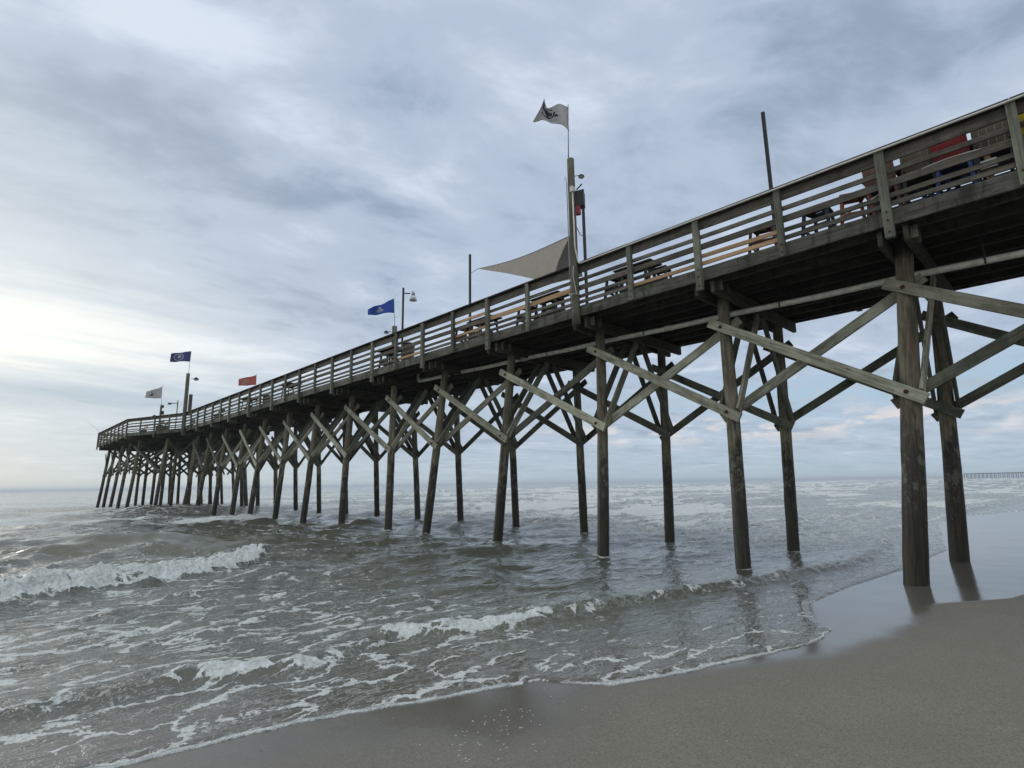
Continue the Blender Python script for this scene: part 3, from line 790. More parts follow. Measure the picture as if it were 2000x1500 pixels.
# ------------------------------------------------------------------ pipes and conduit
def bend(pts, r, n=6):
    """round the corners of a polyline"""
    pts = [Vector(p) for p in pts]; out = [pts[0]]
    for a, b, c in zip(pts, pts[1:], pts[2:]):
        u, v = (a-b).normalized(), (c-b).normalized()
        for t in range(n+1):
            s = t/n; out.append((b+u*r)*(1-s)**2+b*2*s*(1-s)+(b+v*r)*s**2)
    out.append(pts[-1]); return out
pp = thing('drain_pipe', (1.6, 5, 5.9), 'long pale grey plastic pipe slung under the pier deck', 'pipe')
PZ = lambda y: 5.78+.022*(y+1.56)
pts = [(1.6, -7.2, PZ(-7.2))]+[(1.6, y, PZ(y)+(.012 if i % 2 else -.012)) for i, y in enumerate(np.arange(-5.5, 16.6, 1.83))]+[(1.6, 17.35, 6.20), (1.6, 17.35, 6.70)]
b2 = bend(pts[-3:], .14)
wpart(MB().tube([Vector(p) for p in pts[:-2]]+b2[1:], .066, 14), 'pipe', 'pvc', pp, True)
for y in np.arange(-5.5, 16, 5.49):
    wpart(MB().tube([(1.6, y-.09, PZ(y-.09)), (1.6, y+.09, PZ(y+.09))], .078, 14), 'coupling', 'pvc', pp, True)
for y in np.arange(-1.1, 16.9, S):
    for s in (-1, 1):
        wpart(MB().beam((1.6+s*.075, y, PZ(y)-.08), (1.6+s*.075, y, 6.34), .006, .03, (0, 1, 0), ch=.001, seg=1, jit=0), 'strap', 'steel', pp)
cz = ZR-.066
cn = thing('cable_conduit', (-.15, 7.1, cz), 'white conduit running along the rail cap and up the tall near pole', 'conduit')
wpart(MB().tube(bend([(-.16, -6.5, cz-.005), (-.158, 0, cz), (-.158, 3.6, cz+.004), (-.16, 7.08, cz), (-.24, 7.12, cz+.5), (-.23, 7.14, 9.95)], .10), .021, 8), 'pipe', 'white', cn, True)
wpart(MB().box((-.235, 7.14, 10.03), (.10, .10, .17), ch=.015), 'junction_box', 'white', cn)
wpart(MB().tube([(-.24, 7.20, 7.75), (-.245, 7.22, 7.45), (-.25, 7.17, 7.2), (-.25, 7.12, 6.95), (-.25, 7.10, 6.9)], .009, 6), 'cable', 'white', cn, True)
wpart(MB().tube([(-.25+.17*math.cos(a)+.13, 7.25+.17*math.sin(a), 6.93+.02*math.sin(a)) for a in np.linspace(0, 6.28, 17)], .007, 5), 'tie', 'white', cn, True)
rp = thing('safety_rope', (.06, -.6, 6.9), 'thin pale rope tied slack behind the rail boards near the right edge', 'rope')
rpts = [(.06, y, 7.12+.20*math.cos((y+1.2)*1.3)-.08*abs(y+.6)) for y in np.linspace(-2.6, 1.0, 24)]
wpart(MB().tube(rpts, .008, 6), 'strand', 'white', rp, True)

# ------------------------------------------------------------------ poles, flags, lamps
def floodlight(parent, at_, d, s=1.0, name='floodlight'):
    """small round dusk-to-dawn lamp on an arm; d = horizontal direction of the arm"""
    at_ = Vector(at_); d = Vector(d).normalized()
    o = wpart(MB().tube([at_, at_+d*.22*s+Vector((0, 0, .03))], .018*s, 7), 'lamp_arm', 'lampgrey', parent, True)
    c = at_+d*.34*s
    mb = MB().tube([c+Vector((0, 0, z*s)) for z in (.10, .06, .0, -.05)], [.04*s, .10*s, .155*s, .165*s], 16)
    wpart(mb, 'lamp_shade', 'steel', parent, True)
    wpart(MB().tube([c+Vector((0, 0, z*s)) for z in (-.045, -.10, -.12)], [.14*s, .11*s, .05*s], 16), 'lamp_lens', 'glass', parent, True)

def flag_surface(base, top, wdir, length, droop, phase, amp, lift=0.0, fold=1.0, furl=0.0):
    base, top = Vector(base), Vector(top); wdir = Vector(wdir).normalized()
    side = Vector((0, 0, 1)).cross(wdir).normalized()
    def P(u, v, off=0.0):
        p = base.lerp(top, v*(1-furl*u**.8))+wdir*length*u*(1-.10*u*fold)
        p = p+Vector((0, 0, -droop*u**1.5+lift*u*u*v+.05*math.sin(3.5*u+phase)*u))
        wv = amp*math.sin(6.2*u+phase+v*1.1)*min(1, u*3)+amp*.4*math.sin(13*u+2*phase-v*3)*u
        return p+side*(wv+off)
    return P
def make_flag(name, P, m, label, cat, deco):
    o = thing(name, P(0, .5), label, cat)
    mb = MB(); nu, nv = 36, 20; idx = {}
    for s, off in ((0, .0025), (1, -.0025)):
        for i in range(nu+1):
            for j in range(nv+1):
                idx[s, i, j] = len(mb.v); mb.v.append(tuple(P(i/nu, j/nv, off))); mb.g.append((i/nu, j/nv, 0)); mb.b.append(.5)
    for i in range(nu):
        for j in range(nv):
            mb.f.append((idx[0, i, j], idx[0, i+1, j], idx[0, i+1, j+1], idx[0, i, j+1]))
            mb.f.append((idx[1, i, j+1], idx[1, i+1, j+1], idx[1, i+1, j], idx[1, i, j]))
    for i in range(nu):
        for j in (0, nv): mb.f.append((idx[0, i, j], idx[1, i, j], idx[1, i+1, j], idx[0, i+1, j]))
    for j in range(nv):
        for i in (0, nu): mb.f.append((idx[0, i, j], idx[0, i, j+1], idx[1, i, j+1], idx[1, i, j]))
    wpart(mb, 'cloth', m, o, True)
    for nm, dm, polys in deco:
        mb = MB()
        for poly in polys:
            for off in (.006, -.006):
                k = len(mb.v)
                for (u, v) in poly: mb.v.append(tuple(P(u, v, off))); mb.g.append((u, v, 0)); mb.b.append(.5)
                mb.f.append(tuple(range(k, k+len(poly))))
        wpart(mb, nm, dm, o)
    return o
def ell(cx, cy, rx, ry, n=14, a0=0, a1=6.2832): return [(cx+rx*math.cos(a0+(a1-a0)*t/n), cy+ry*math.sin(a0+(a1-a0)*t/n)) for t in range(n)]
def arcband(cx, cy, rx, ry, w, a0, a1, n=9):
    out = []
    for t in range(n):
        q0 = a0+(a1-a0)*t/n; q1 = a0+(a1-a0)*(t+1)/n
        out.append([(cx+rx*math.cos(q0), cy+ry*math.sin(q0)), (cx+rx*math.cos(q1), cy+ry*math.sin(q1)),
                    (cx+(rx-w)*math.cos(q1), cy+(ry-w*1.4)*math.sin(q1)), (cx+(rx-w)*math.cos(q0), cy+(ry-w*1.4)*math.sin(q0))])
    return out
def star(cx, cy, r, n=5):
    return [[(cx, cy), (cx+r*.62*math.cos(a-.63), cy+r*math.sin(a-.63)*.42), (cx+r*.8*math.cos(a), cy+r*1.2*math.sin(a)), (cx+r*.62*math.cos(a+.63)*.6, cy+r*math.sin(a+.63)*.42)] for a in [math.pi/2+2*math.pi*k/n for k in range(n)]]
def textline(u0, u1, v, h, n):
    out = []; step = (u1-u0)/n
    for i in range(n):
        if i % 5 == 4: continue
        hh = h*(.7+.3*rnd.random()); out.append([(u0+i*step, v-hh/2), (u0+(i+.62)*step, v-hh/2), (u0+(i+.62)*step, v+hh/2), (u0+i*step, v+hh/2)])
    return out
def cloth(name, c, c2=None):
    m, nt, p = mat(name)
    g = attr(nt, 'grain', True); n = noise(nt, g, 9.0, 4, .6)
    nt.links.new(mixc(nt, n.ss(.3, .7), tuple(k*.82 for k in c), c), p.inputs['Base Color']); p.inputs['Roughness'].default_value = .8
    # thin cloth lets some daylight through
    tr = nt.nodes.new('ShaderNodeBsdfTranslucent'); tr.inputs[0].default_value = (*c, 1)
    ms = nt.nodes.new('ShaderNodeMixShader'); ms.inputs[0].default_value = .35
    o = [x for x in nt.nodes if x.type == 'OUTPUT_MATERIAL'][0]
    nt.links.new(p.outputs[0], ms.inputs[1]); nt.links.new(tr.outputs[0], ms.inputs[2]); nt.links.new(ms.outputs[0], o.inputs[0])
    return m
CW, CBl, CN, CR = cloth('white_flag_cloth', (.56, .56, .56)), cloth('blue_flag_cloth', (.045, .12, .50)), cloth('navy_flag_cloth', (.09, .09, .27)), cloth('red_flag_cloth', (.56, .17, .15))
INK, PALE, GOLD = plain('flag_ink', (.02, .02, .045), .8), plain('pale_ink', (.42, .44, .46), .8), plain('gold_ink', (.45, .38, .30), .8)

def wood_pole(name, x, y, z0, z1, r, label, cat='pole', staff=None, lamp=None, lean=(0, 0), group=None):
    o = thing(name, (x, y, z0), label, cat, group)
    n = 10; pts = [(x+lean[0]*k/n, y+lean[1]*k/n, z0+(z1-z0)*k/n) for k in range(n+1)]
    mb = MB().tube(pts, [r*(1.08-.14*k/n)*(1+rnd.uniform(-.01, .01)) for k in range(n+1)], 16)
    wpart(mb, 'shaft', 'pile2', o, True)
    if staff: wpart(MB().tube([Vector(p) for p in staff], [.016, .012], 8), 'staff', 'lampgrey', o, True)
    return o
MT['pile2'] = wood('pole_wood', (.165, .160, .122), (.080, .078, .058), .3, knots=False, stain=.2)

# pole A at the near rail
pA = wood_pole('utility_pole', -.13, 7.25, 6.10, 11.06, .108, 'tall round wooden pole bolted to the near rail, carrying lamp and speaker', staff=((-.20, 7.27, 11.0), (-.14, 7.25, 12.84)))
floodlight(pA, (-.06, 7.17, 10.52), (.72, -.69, 0), .55)
wpart(MB().tube([(-.03, 7.15, 10.10), (.06, 7.02, 10.26)], .02, 7), 'antenna', 'black', pA)
wpart(MB().tube([(-.28, 7.30, z) for z in (6.5, 8, 10.3)], .014, 6), 'halyard', 'lampgrey', pA, True)
wpart(MB().tube([(-.27+.04*math.cos(a), 7.34, 10.42+.06*math.sin(a)) for a in np.linspace(0, 6.28, 12)], .008, 5), 'cleat', 'white', pA, True)
sp = thing('loudspeaker', (.05, 7.0, 9.8), 'black box loudspeaker with red corner hung on the tall near pole', 'speaker')
q = Matrix.Rotation(.5, 3, 'Z')
def rb(mb, c, sz, rot=q, lean=0.0):
    c = Vector(c); h = rot @ Vector((sz[0]/2, 0, 0)); return mb.beam(c-h, c+h, sz[1], sz[2], (0, 0, 1), ch=.02, seg=1, jit=0)
wpart(rb(MB(), (.05, 7.10, 9.80), (.25, .25, .46)), 'cabinet', 'black', sp)
wpart(rb(MB(), (-.03, 7.12, 9.52), (.12, .14, .40)), 'red_panel', 'red', sp)
wpart(MB().tube([(.0, 7.15, 9.95), (.05, 7.1, 10.1)], .02, 6), 'bracket', 'steel', sp)

WD = Vector((-.80, .60, 0))
def P1():
    base, topp = Vector((-.145, 7.25, 11.95)), Vector((-.14, 7.25, 12.80)); d = WD.normalized(); side = Vector((0, 0, 1)).cross(d)
    def P(u, v, off=0.0):
        # the lower fly corner hangs level, the upper corner is flung up with a sharp peak
        x = 1.06*u*(1-.04*v)
        lo = .46*min(1, u*1.35)**1.0-.16*max(0, u-.62)/.38
        hi = .02*math.sin(u*5)+(-.02 if u < .58 else .42*((u-.58)/.20) if u < .74 else .42-.75*((u-.74)/.26))
        z0 = base.z+lo*.92; z1 = topp.z+hi*.62
        z = z0+(z1-z0)*v
        xx = x-(.18*max(0, (u-.6)/.4)*v)
        wv = .13*math.sin(5.6*u+.6+v)*min(1, 2.5*u)+.05*math.sin(11*u-2*v)
        return Vector((base.x, base.y, z))+d*xx+side*(wv+off)
    return P
# mirrored seal seen from behind: shapes only
em = [ell(.60, .60, .10, .20), ell(.74, .66, .05, .22), ell(.50, .56, .05, .12), ell(.56, .36, .06, .06)]+arcband(.62, .60, .24, .36, .045, math.pi*.95, math.pi*1.75)+arcband(.60, .62, .20, .30, .03, math.pi*.1, math.pi*.8)+star(.36, .42, .085)
fA = make_flag('flag', P1(), CW, 'large white flag with dark seal, crumpled at its outer corner, atop the tall near pole', 'flag',
   [('seal', INK, em), ('lettering', INK, textline(.34, .78, .20, .035, 17)+textline(.44, .60, .13, .03, 6))])

# pole B at the start of the pier head
pB = wood_pole('utility_pole', -.17, 47.3, 6.0, 11.0, .14, 'tall dark wooden pole at the bend of the pier railing, with lamp and navy flag', staff=((-.17, 47.3, 10.95), (-.12, 47.3, 12.9)), lean=(-.02, 0))
floodlight(pB, (0.02, 47.15, 10.55), (.72, -.69, 0), 1.2)
wpart(MB().beam((.12, 47.2, 7.6), (.12, 47.2, 9.3), .22, .22, (0, 1, 0)), 'side_post', 'pile2', pB)
Pn = flag_surface((-.13, 47.3, 11.98), (-.12, 47.3, 12.86), WD, 1.66, .02, .4, .12, furl=.22)
make_flag('flag', Pn, CN, 'navy flag with pale round seal flying from the tall pole at the rail bend', 'flag',
   [('seal', PALE, arcband(.60, .50, .26, .38, .05, 0, 6.2832, 22)+[ell(.60, .55, .10, .16)])])

# far side pole with the bright blue flag
pC = wood_pole('utility_pole', 5.45, 25.6, 6.3, 11.2, .16, 'short wooden pole on the far rail under the bright blue flag', staff=((5.45, 25.6, 11.1), (5.36, 25.6, 12.95)))
floodlight(pC, (5.3, 25.7, 10.85), (-.72, .69, 0), .9)
Pb = flag_surface((5.40, 25.6, 12.02), (5.36, 25.6, 12.93), WD, 1.68, .16, 1.0, .16, furl=.60)
make_flag('flag', Pb, CBl, 'bright blue flag with pale eagle seal flying above the middle of the pier', 'flag',
   [('seal', PALE, [ell(.56, .55, .08, .22), ell(.50, .40, .10, .07), ell(.60, .34, .12, .05)]+arcband(.55, .50, .16, .30, .035, 3.4, 6.0))])
# red flag, further out
pD = wood_pole('flag_staff', 5.45, 48.2, 6.3, 8.6, .12, 'thin staff on the far rail holding the red flag', 'pole', staff=((5.45, 48.2, 8.5), (5.36, 48.2, 11.85)))
Pr = flag_surface((5.38, 48.2, 10.82), (5.36, 48.2, 11.72), WD, 1.62, .06, 2.2, .12, furl=.32)
make_flag('flag', Pr, CR, 'red flag with faded gold globe emblem flying above the far rail', 'flag',
   [('seal', GOLD, arcband(.56, .55, .16, .26, .05, 0, 6.2832, 18)+[ell(.56, .55, .07, .12)]+arcband(.56, .45, .28, .30, .03, 3.5, 5.9))])
# white flag over the head, with an anemometer mast
pE = wood_pole('flag_staff', 2.5, 69.4, 6.6, 11.2, .11, 'thin dark mast with weather instruments near the sea end of the pier', 'mast', staff=((2.5, 69.4, 11.1), (2.40, 69.4, 13.45)))
wpart(MB().tube([(2.5-.5, 69.4+.3, 9.95), (2.5, 69.4, 9.95)], .03, 6).tube([(2.0, 69.7, 9.8), (2.0, 69.7, 10.0), (2.0, 69.7, 10.05)], [.18, .16, .05], 10), 'lamp', 'steel', pE)
wpart(MB().box((2.66, 69.3, 10.3), (.26, .26, .4)).box((2.62, 69.3, 11.0), (.2, .2, .3)), 'instrument_box', 'steel', pE)
Pw = flag_surface((2.42, 69.4, 11.95), (2.40, 69.4, 13.3), WD, 1.9, -.05, 3.0, .14, furl=.5)
make_flag('flag', Pw, CW, 'white flag with dark blue round seal flying nearest the sea end', 'flag', [('seal', INK, [ell(.62, .5, .15, .25)])])

# dark steel light poles in the middle of the deck
def steel_pole(y, z1, label, lamp=False, x=2.6):
    o = thing('light_pole', (x, y, ZD), label, 'pole', 'steel poles along the deck')
    wpart(MB().beam((x, y, ZD), (x, y, z1), .085, .085, (0, 1, 0), ch=.01, seg=3, jit=0), 'shaft', 'steel', o)
    wpart(MB().box((x, y, ZD+.01), (.26, .26, .02), ch=.003), 'base_plate', 'steel', o)
    return o
steel_pole(2.82, 11.53, 'tallest looking bare steel pole, alone in the sky behind the railing right of the sail')
pm = steel_pole(8.97, 11.9, 'dark steel pole just right of the tall wooden pole with the loudspeaker')
wpart(MB().tube([(2.6, 8.97, 10.15), (1.4, 8.2, 9.55), (.0, 7.3, 9.15)], .012, 5), 'cable', 'steel', pm, True)
steel_pole(15.11, 11.50, 'dark steel pole holding the left corner of the shade sail')
pl = steel_pole(20.25, 11.43, 'dark steel pole with a glass lamp, right of the bright blue flag')
wpart(MB().tube([(2.6, 20.25, 11.15), (2.85, 20.0, 11.13)], .03, 7), 'lamp_arm', 'steel', pl, True)
wpart(MB().tube([(2.95, 19.9, z) for z in (11.22, 11.12, 11.02)], [.05, .08, .10], 12), 'lamp_cap', 'lampgrey', pl, True)
wpart(MB().tube([(2.95, 19.9, z) for z in (11.015, 10.88, 10.76)], [.10, .16, .19], 14), 'lamp_shade', 'glass', pl, True)
pf = steel_pole(62.6, 10.9, 'short dark steel pole with small lamp on the pier head')
wpart(MB().tube([(2.6, 62.6, 10.6), (2.1, 62.9, 10.6)], .04, 6).box((1.95, 63, 10.55), (.3, .3, .16)), 'lamp', 'steel', pf)

# shade sail: four corners, concave edges
sl = thing('shade_sail', (1.5, 10, 9), 'taupe shade sail stretched between the steel pole and the tall near pole', 'shade sail')
C0, C1, C2, C3 = Vector((2.45, 14.4, 10.60)), Vector((.05, 7.50, 8.84)), Vector((2.6, 8.9, 9.0)), Vector((.55, 10.6, 7.80))
C1, C2, C3 = Vector((-.02, 7.45, 8.80)), Vector((2.6, 9.1, 8.75)), Vector((.40, 8.55, 7.78))
def sailP(u, v):
    # u along C0->(C1/C2), bilinear with edges pulled in towards the centre
    a = C0; 
    e0 = C0.lerp(C1, u); e1 = C0.lerp(C3, u)
    p = e0.lerp(e1, v)
    cen = (C0+C1+C3)/3
    k = 4*u*(1-u)*.085*(abs(2*v-1)**1.5)
    k2 = 4*v*(1-v)*.10*u
    p = p.lerp(cen, k+k2*.6); p.z -= .22*math.sin(math.pi*u)*math.sin(math.pi*v)*.6+.10*math.sin(math.pi*u)*(1-v)
    return p
mb = MB(); nu, nv = 30, 16
def add_sheet(mb, fn, nu, nv):
    for off in (.003, -.003):
        k = len(mb.v)
        for i in range(nu+1):
            for j in range(nv+1): p = fn(i/nu, j/nv); mb.v.append((p.x, p.y, p.z+off)); mb.g.append((i/nu*4, j/nv*3, 0)); mb.b.append(.5)
        for i in range(nu):
            for j in range(nv):
                a = k+i*(nv+1)+j; fc = (a, a+1, a+nv+2, a+nv+1); mb.f.append(fc if off > 0 else fc[::-1])
add_sheet(mb, sailP, nu, nv)
add_sheet(mb, lambda u, v: sailP(1, 1-u).lerp(C2, v)+Vector((0, 0, -.08*math.sin(math.pi*v)*math.sin(math.pi*u))), 16, 16)
wpart(mb, 'cloth', 'sail', sl, True)
wpart(MB().tube([sailP(i/20, 0)+Vector((0, 0, .0)) for i in range(21)], .011, 5), 'edge_cord', 'steel', sl, True)
wpart(MB().tube([(2.6, 15.11, 10.64), tuple(C0)], .012, 5), 'tie', 'lampgrey', sl, True)

# ------------------------------------------------------------------ furniture on the deck
def chair_mesh(parent, x, y, rot, m, sh=.76, back=True, slot=True, bm=None):
    bm = bm or m
    R_ = Matrix.Rotation(rot, 3, 'Z'); T = lambda a, b, c: tuple(R_ @ Vector((a, b, 0))+Vector((x, y, ZD+c)))
    w1, w2, d1 = .26, .20, .22
    # seat: tapered frame around a hand slot
    zt_ = sh
    def slab(pts, z0, z1, name):
        wpart(MB().poly([T(a, b, z0) for a, b in pts], (0, 0, z1-z0)), name, m, parent)
    if slot:
        mb = MB()
        for pts in ([(-w2, d1), (-w1, -d1), (-.07, -d1), (-.07, d1)], [(.07, d1), (.07, -d1), (w1, -d1), (w2, d1)], [(-.065, -d1), (.065, -d1), (.065, -.04), (-.065, -.04)], [(-.065, .04), (.065, .04), (.065, d1), (-.065, d1)]):
            mb.poly([T(a, b, zt_-.035) for a, b in pts], (0, 0, .035))
        wpart(mb, 'seat', m, parent)
    else: slab([(-w2, d1), (-w1, -d1), (w1, -d1), (w2, d1)], zt_-.035, zt_, 'seat')
    U = R_ @ Vector((0, 1, 0))
    for sx in (-1, 1):
        for sy in (-1, 1):
            wx = w1 if sy < 0 else w2
            a = T(sx*(wx-.04), sy*(d1-.03), zt_-.04 if (sy > 0 or not back) else zt_-.04); b = T(sx*(wx+.03), sy*(d1+.04), .0)
            wpart(MB().beam(b, a, .055, .075, U, ch=.006, seg=1, jit=0), 'leg', m, parent)
    mb = MB()
    for sx in (-1, 1): mb.beam(T(sx*.235, -d1, .30), T(sx*.225, d1, .30), .03, .06, ch=.004, seg=1, jit=0)
    mb.beam(T(-.22, d1+.02, .24), T(.22, d1+.02, .24), .03, .07, ch=.004, seg=1, jit=0)
    mb.beam(T(-.22, -d1-.02, .34), T(.22, -d1-.02, .34), .03, .07, ch=.004, seg=1, jit=0)
    wpart(mb, 'stretcher', m, parent)
    if back:
        for sx in (-1, 1):
            wpart(MB().beam(T(sx*.22, -d1+.01, zt_), T(sx*.21, -d1-.10, zt_+.48), .04, .05, U, seg=1, jit=0), 'back_post', m, parent)
        mb = MB()
        for k in range(5): mb.beam(T(-.21+.105*k, -d1-.01, zt_+.03), T(-.21+.105*k, -d1-.12, zt_+.52-.04*abs(k-2)), .104, .018, U, seg=1, jit=0)
        wpart(mb, 'backrest', bm, parent)
        mb = MB()
        for sx in (-1, 1):
            mb.beam(T(sx*.27, -d1-.02, zt_+.20), T(sx*.27, d1+.05, zt_+.20), .09, .025, (0, 0, 1), seg=1, jit=0)
            mb.beam(T(sx*.27, d1, zt_-.03), T(sx*.27, d1, zt_+.19), .04, .05, U, seg=1, jit=0)
        wpart(mb, 'armrest', m, parent)
def chair(x, y, rot, m, label, sh=.76, back=True, slot=True, cat='chair', name='bar_chair', grp='bar height seats on the deck'):
    o = thing(name, (x, y, ZD), label, cat, grp); chair_mesh(o, x, y, rot, m, sh, back, slot); return o
chair(.62, 2.42, -1.4, 'brown', 'rust brown backless stool left of the second rail post, behind new tan boards', .74, False, name='bar_stool', cat='stool')
chair(.72, 1.30, -1.7, 'navy', 'near black backless stool between a rust brown stool and an orange one', .74, False, name='bar_stool', cat='stool')
chair(.70, .66, -1.2, 'orange', 'orange backless stool just left of the nearest full rail post', .80, False, name='bar_stool', cat='stool')
for (x, y, bm, m, lb) in ((.78, .12, 'salmon', 'brown', 'salmon backed bar chair directly behind the nearest full rail post'), (.80, -.42, 'tan', 'black', 'tan backed bar chair just right of the nearest full rail post'),  # most bases coloured dark to paint in the shade under the seats
        (.76, -.98, 'red', 'blue', 'red backed bar chair with dark blue legs in the last bay'), (.80, -1.52, 'tan', 'navy', 'tan backed bar chair behind the small white box'),
        (.76, -2.02, 'yellow', 'black', 'yellow backed bar chair near the right edge of the photo'), (.70, -2.52, 'red', 'red', 'red bar chair at the very right edge of the photo'),
        (1.95, -.62, 'blue', 'blue', 'blue bar chair in the second row, right of the nearest full rail post')):
    o = thing('bar_chair', (x, y, ZD), lb, 'chair', 'bar height seats on the deck')
    chair_mesh(o, x, y, -1.5+rnd.uniform(-.15, .15), m, .76, True, False, bm)

def bar_table(x, y, ln, wd, label, m='beam', hgt=1.05, rot=0.0, bench=False, grp='bar height tables along the rail'):
    o = thing('bar_table', (x, y, ZD), label, 'table', grp)
    mb = MB(); n = 5
    for i in range(n): mb.beam((x-wd/2+wd*(i+.5)/n, y-ln/2, ZD+hgt), (x-wd/2+wd*(i+.5)/n, y+ln/2, ZD+hgt), wd/n-.008, .04, (0, 0, 1), seg=1)
    wpart(mb, 'tabletop', m, o)
    for sy in (-1, 1):
        for sx in (-1, 1):
            wpart(MB().beam((x+sx*(wd/2-.02), y+sy*(ln/2-.18), ZD), (x+sx*(wd/2-.12), y+sy*(ln/2-.22), ZD+hgt-.02), .04, .09, (0, 1, 0), seg=1), 'leg', m, o)
    mb = MB()
    for sy in (-1, 1): mb.beam((x-wd/2+.05, y+sy*(ln/2-.2), ZD+.45), (x+wd/2-.05, y+sy*(ln/2-.2), ZD+.45), .04, .09, seg=1); mb.beam((x-wd/2+.08, y+sy*(ln/2-.2), ZD+hgt-.08), (x+wd/2-.08, y+sy*(ln/2-.2), ZD+hgt-.08), .04, .1, seg=1)
    mb.beam((x, y-ln/2+.2, ZD+.5), (x, y+ln/2-.2, ZD+.5), .04, .09, seg=1)
    wpart(mb, 'stretcher', m, o)
    return o
bar_table(1.15, 6.05, 1.2, .62, 'dark high table in the bay right of the tall near pole')
bar_table(1.15, 9.35, 1.2, .62, 'dark high table left of the tall near pole, under the shade sail')
bar_table(1.20, 12.6, 1.3, .62, 'dark high table between the shade sail and the bright blue flag')
bar_table(1.52, -.9, 2.9, .95, 'large black high table added as shade behind the crowded coloured chairs', 'black', .95)  # this and the next: black tables added to stand in for shade among the chairs
bar_table(2.6, -.9, 2.9, .8, 'second black high table added as shade, deeper on the deck behind the coloured chairs', 'black', .95)
bar_table(1.55, -4.2, 2.4, .95, 'dark high table beyond the right edge rail post', 'black')
bar_table(1.10, 18.6, 1.4, .8, 'dark high table below the bright blue flag')
bar_table(1.10, 29.6, 1.3, .8, 'small dark table showing between far rail posts, left of the blue flag')
bar_table(1.10, 36.4, 1.3, .8, 'small dark table behind the rail under the red flag')
for (x, y, m, lb) in ((1.0, 5.25, 'beam', 'weathered stool at the right end of the table by the tall pole'), (.62, 6.35, 'beam', 'weathered stool on the rail side of the table right of the tall pole'),
                  (.60, 8.7, 'beam', 'weathered stool right of the table under the shade sail'), (.62, 9.8, 'beam', 'weathered stool on the rail side of the table under the sail'),
                  (.62, 12.2, 'brown', 'brown stool at the rail side of the table between sail and blue flag'), (.62, 13.0, 'brown', 'brown stool left of another brown stool, right of the blue flag'),
                  (.62, 18.2, 'beam', 'weathered stool below the bright blue flag')):
    chair(x, y, -1.5, m, lb, .72, False, True, 'stool', 'bar_stool')
def litter_bin(x, y, m, label):
    o = thing('litter_bin', (x, y, ZD), label, 'bin')
    wpart(MB().tube([(x, y, ZD+z) for z in (0, .02, .75, .78)], [.20, .22, .26, .26], 16), 'drum', m, o, True)
    wpart(MB().tube([(x, y, ZD+z) for z in (.785, .83, .90)], [.275, .26, .12], 16), 'lid', 'black', o, True)
litter_bin(.55, 16.55, 'tan', 'tan bin standing behind the rail near the drain pipe elbow')
litter_bin(1.0, 33.0, 'steel', 'dark bin behind the rail between the red and blue flags')
wb = thing('white_box', (.9, -1.35, ZD), 'small white box on a post among the coloured chairs', 'box')
wpart(MB().box((.62, -1.42, ZD+.52), (.12, .24, .15), ch=.01), 'box', 'whitep', wb); wpart(MB().beam((.66, -1.42, ZD), (.66, -1.42, ZD+.44), .07, .09, (0, 1, 0)), 'post', 'fresh', wb)
wpart(MB().box((.64, -1.42, ZD+.74), (.16, .30, .02), ch=.004), 'shelf', 'whitep', wb); wpart(MB().beam((.66, -1.42, ZD+.60), (.66, -1.42, ZD+.73), .07, .09, (0, 1, 0)), 'neck', 'fresh', wb)
for i, (x, y, m) in enumerate(((.7, 41.5, 'beam'), (1.0, 50.3, 'beam'), (-.3, 53.1, 'beam'), (-1.2, 56.5, 'black'), (-.9, 51.9, 'tan'))):
    o = thing('bench', (x, y, ZD), ['low bench behind the rail, right of the bend pole', 'low bench just left of the bend pole', 'low bench on the flaring side of the pier head',
              'black bench at the corner of the pier head', 'tan bench between two dark ones on the pier head'][i], 'bench', 'benches near the sea end')
    wpart(MB().beam((x, y-.7, ZD+.45), (x, y+.7, ZD+.45), .34, .05, (0, 0, 1)), 'seat', m, o)
    wpart(MB().beam((x+.16, y-.7, ZD+.80), (x+.16, y+.7, ZD+.80), .04, .28, (0, 0, 1)), 'backrest', m, o)
    for sy in (-1, 1): wpart(MB().beam((x, y+sy*.55, ZD), (x, y+sy*.55, ZD+.43), .06, .3, (1, 0, 0)), 'leg', m, o)
rd = thing('fishing_rod', (-2.5, 70.6, 7.7), 'thin fishing rod pointing out to sea from the end railing', 'fishing rod')
wpart(MB().tube([(-2.3, 70.4, 7.4), (-2.9, 71.0, 8.3), (-3.9, 72.0, 9.3)], [.014, .009, .004], 6), 'rod', 'steel', rd, True)

# ------------------------------------------------------------------ the far pier on the right horizon
az0, az1 = math.radians(83.17), math.radians(100)
fp = thing('distant_pier', (900, 90, 0), 'faint long pier on piles far away on the right horizon', 'pier')
A_ = Vector((-11.4+math.sin(az0)*1150, -1.9+math.cos(az0)*1150, 0)); B_ = Vector((-11.4+math.sin(az1)*880, -1.9+math.cos(az1)*880, 0))
zt_ = 7.4; step = int((B_-A_).length/7.2); perp = (B_-A_).normalized().cross(Vector((0, 0, 1)))
wpart(MB().beam((A_.x, A_.y, zt_), (B_.x, B_.y, zt_), 5, 1.3, (0, 0, 1), seg=6, jit=0), 'deck', 'farpier', fp)
mb = MB(); cnt = 0
for i in range(step+1):
    p = A_.lerp(B_, i/step)
    for s in (-1, 1):
        q_ = p+perp*s*2; m1 = MB() if cnt < 98 else mb
        m1.tube([(q_.x, q_.y, -2), (q_.x, q_.y, zt_-.7)], .40, 6)
        if cnt < 98: wpart(m1, 'pile', 'farpier', fp)
        cnt += 1
o = wpart(mb, 'pile', 'farpier', fp); o['kind'] = 'stuff'

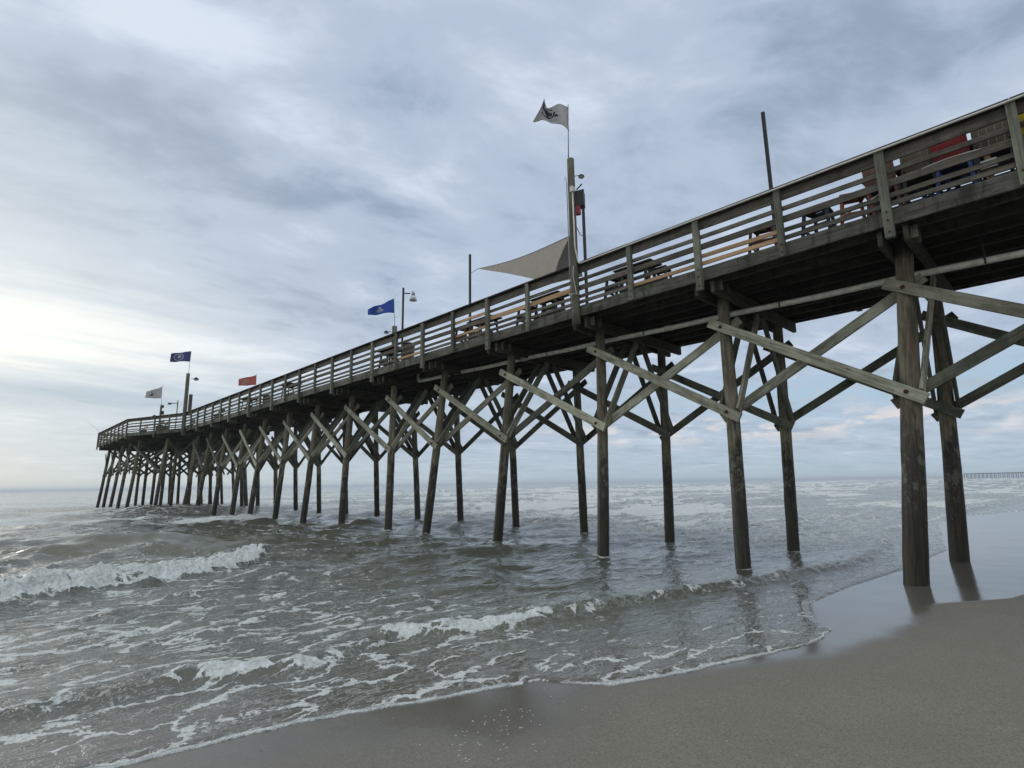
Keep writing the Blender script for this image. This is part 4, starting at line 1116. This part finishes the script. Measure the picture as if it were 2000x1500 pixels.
# ------------------------------------------------------------------ shell bits and foam bubbles on the sand
def scatter(name, m, pts, label):
    mb = MB()
    for x, y, r, zr in pts:
        z = sand_at(x, y); n = 6; a0 = rnd.uniform(0, 6); k = len(mb.v); e = rnd.uniform(.5, 1)
        for lv, rr in ((0, 1.0), (.6, .75)):
            for t in range(n):
                a = a0+t*6.2832/n; mb.v.append((x+math.cos(a)*r*rr, y+math.sin(a)*r*rr*e, z-.001+r*zr*lv)); mb.g.append((0, 0, 0)); mb.b.append(.5)
        mb.v.append((x, y, z+r*zr)); mb.g.append((0, 0, 0)); mb.b.append(.5)
        for t in range(n):
            t2 = (t+1) % n; mb.f.append((k+t, k+t2, k+n+t2, k+n+t)); mb.f.append((k+n+t, k+n+t2, k+2*n))
    o = mb.build(name, MT[m], None, True, org=(0, 0, 0)); tag(o, label, kind='stuff'); return o
def inland(): 
    while True:
        x = rnd.uniform(-10.8, -1); y = rnd.uniform(-2.2, 2.6)
        if y < float(Ys(np.array([x]))[0])-.12: return x, y
P_ = [(*inland(), rnd.choice((.0022, .003, .004, .006)), .5) for _ in range(420)]
scatter('shell_fragments', 'shell', P_, 'tiny pale shell fragments strewn over the damp sand')
P_ = [(*inland(), rnd.choice((.003, .004, .006)), .5) for _ in range(140)]
scatter('shell_grit', 'dshell', P_, 'tiny dark shell and pebble grit on the damp sand')
P_ = []
for _ in range(260):
    t = rnd.random()**1.3; cx = -8.95+1.1*t; cy = 1.35+.25*t
    P_.append((cx+rnd.gauss(0, .22), cy+rnd.gauss(0, .20), rnd.choice((.003, .003, .004, .005, .010)), .3))
scatter('foam_flecks', 'fleck', P_, 'small foam flecks left on the wet sand in front of the water')

# ------------------------------------------------------------------ sea haze
def haze_box():
    xs, ys, zs = (-9300, 9300), (-9300, 9300), (-14.5, 16.5)
    v = [(x, y, z) for x in xs for y in ys for z in zs]
    f = [(0, 1, 3, 2), (4, 6, 7, 5), (0, 4, 5, 1), (2, 3, 7, 6), (0, 2, 6, 4), (1, 5, 7, 3)]
    me = bpy.data.meshes.new('haze'); me.from_pydata(v, [], f); me.update()
    m = bpy.data.materials.new('haze_air'); m.use_nodes = True; n = m.node_tree; n.nodes.clear()
    o_ = n.nodes.new('ShaderNodeOutputMaterial'); pv = n.nodes.new('ShaderNodeVolumePrincipled')
    pv.inputs['Density'].default_value = .00031; pv.inputs['Color'].default_value = (.80, .88, .95, 1); pv.inputs['Anisotropy'].default_value = .2
    n.links.new(pv.outputs[0], o_.inputs['Volume']); me.materials.append(m)
    o = bpy.data.objects.new('haze', me); COL.objects.link(o); o['kind'] = 'stuff'; o['label'] = 'thin sea haze over the water'
haze_box()
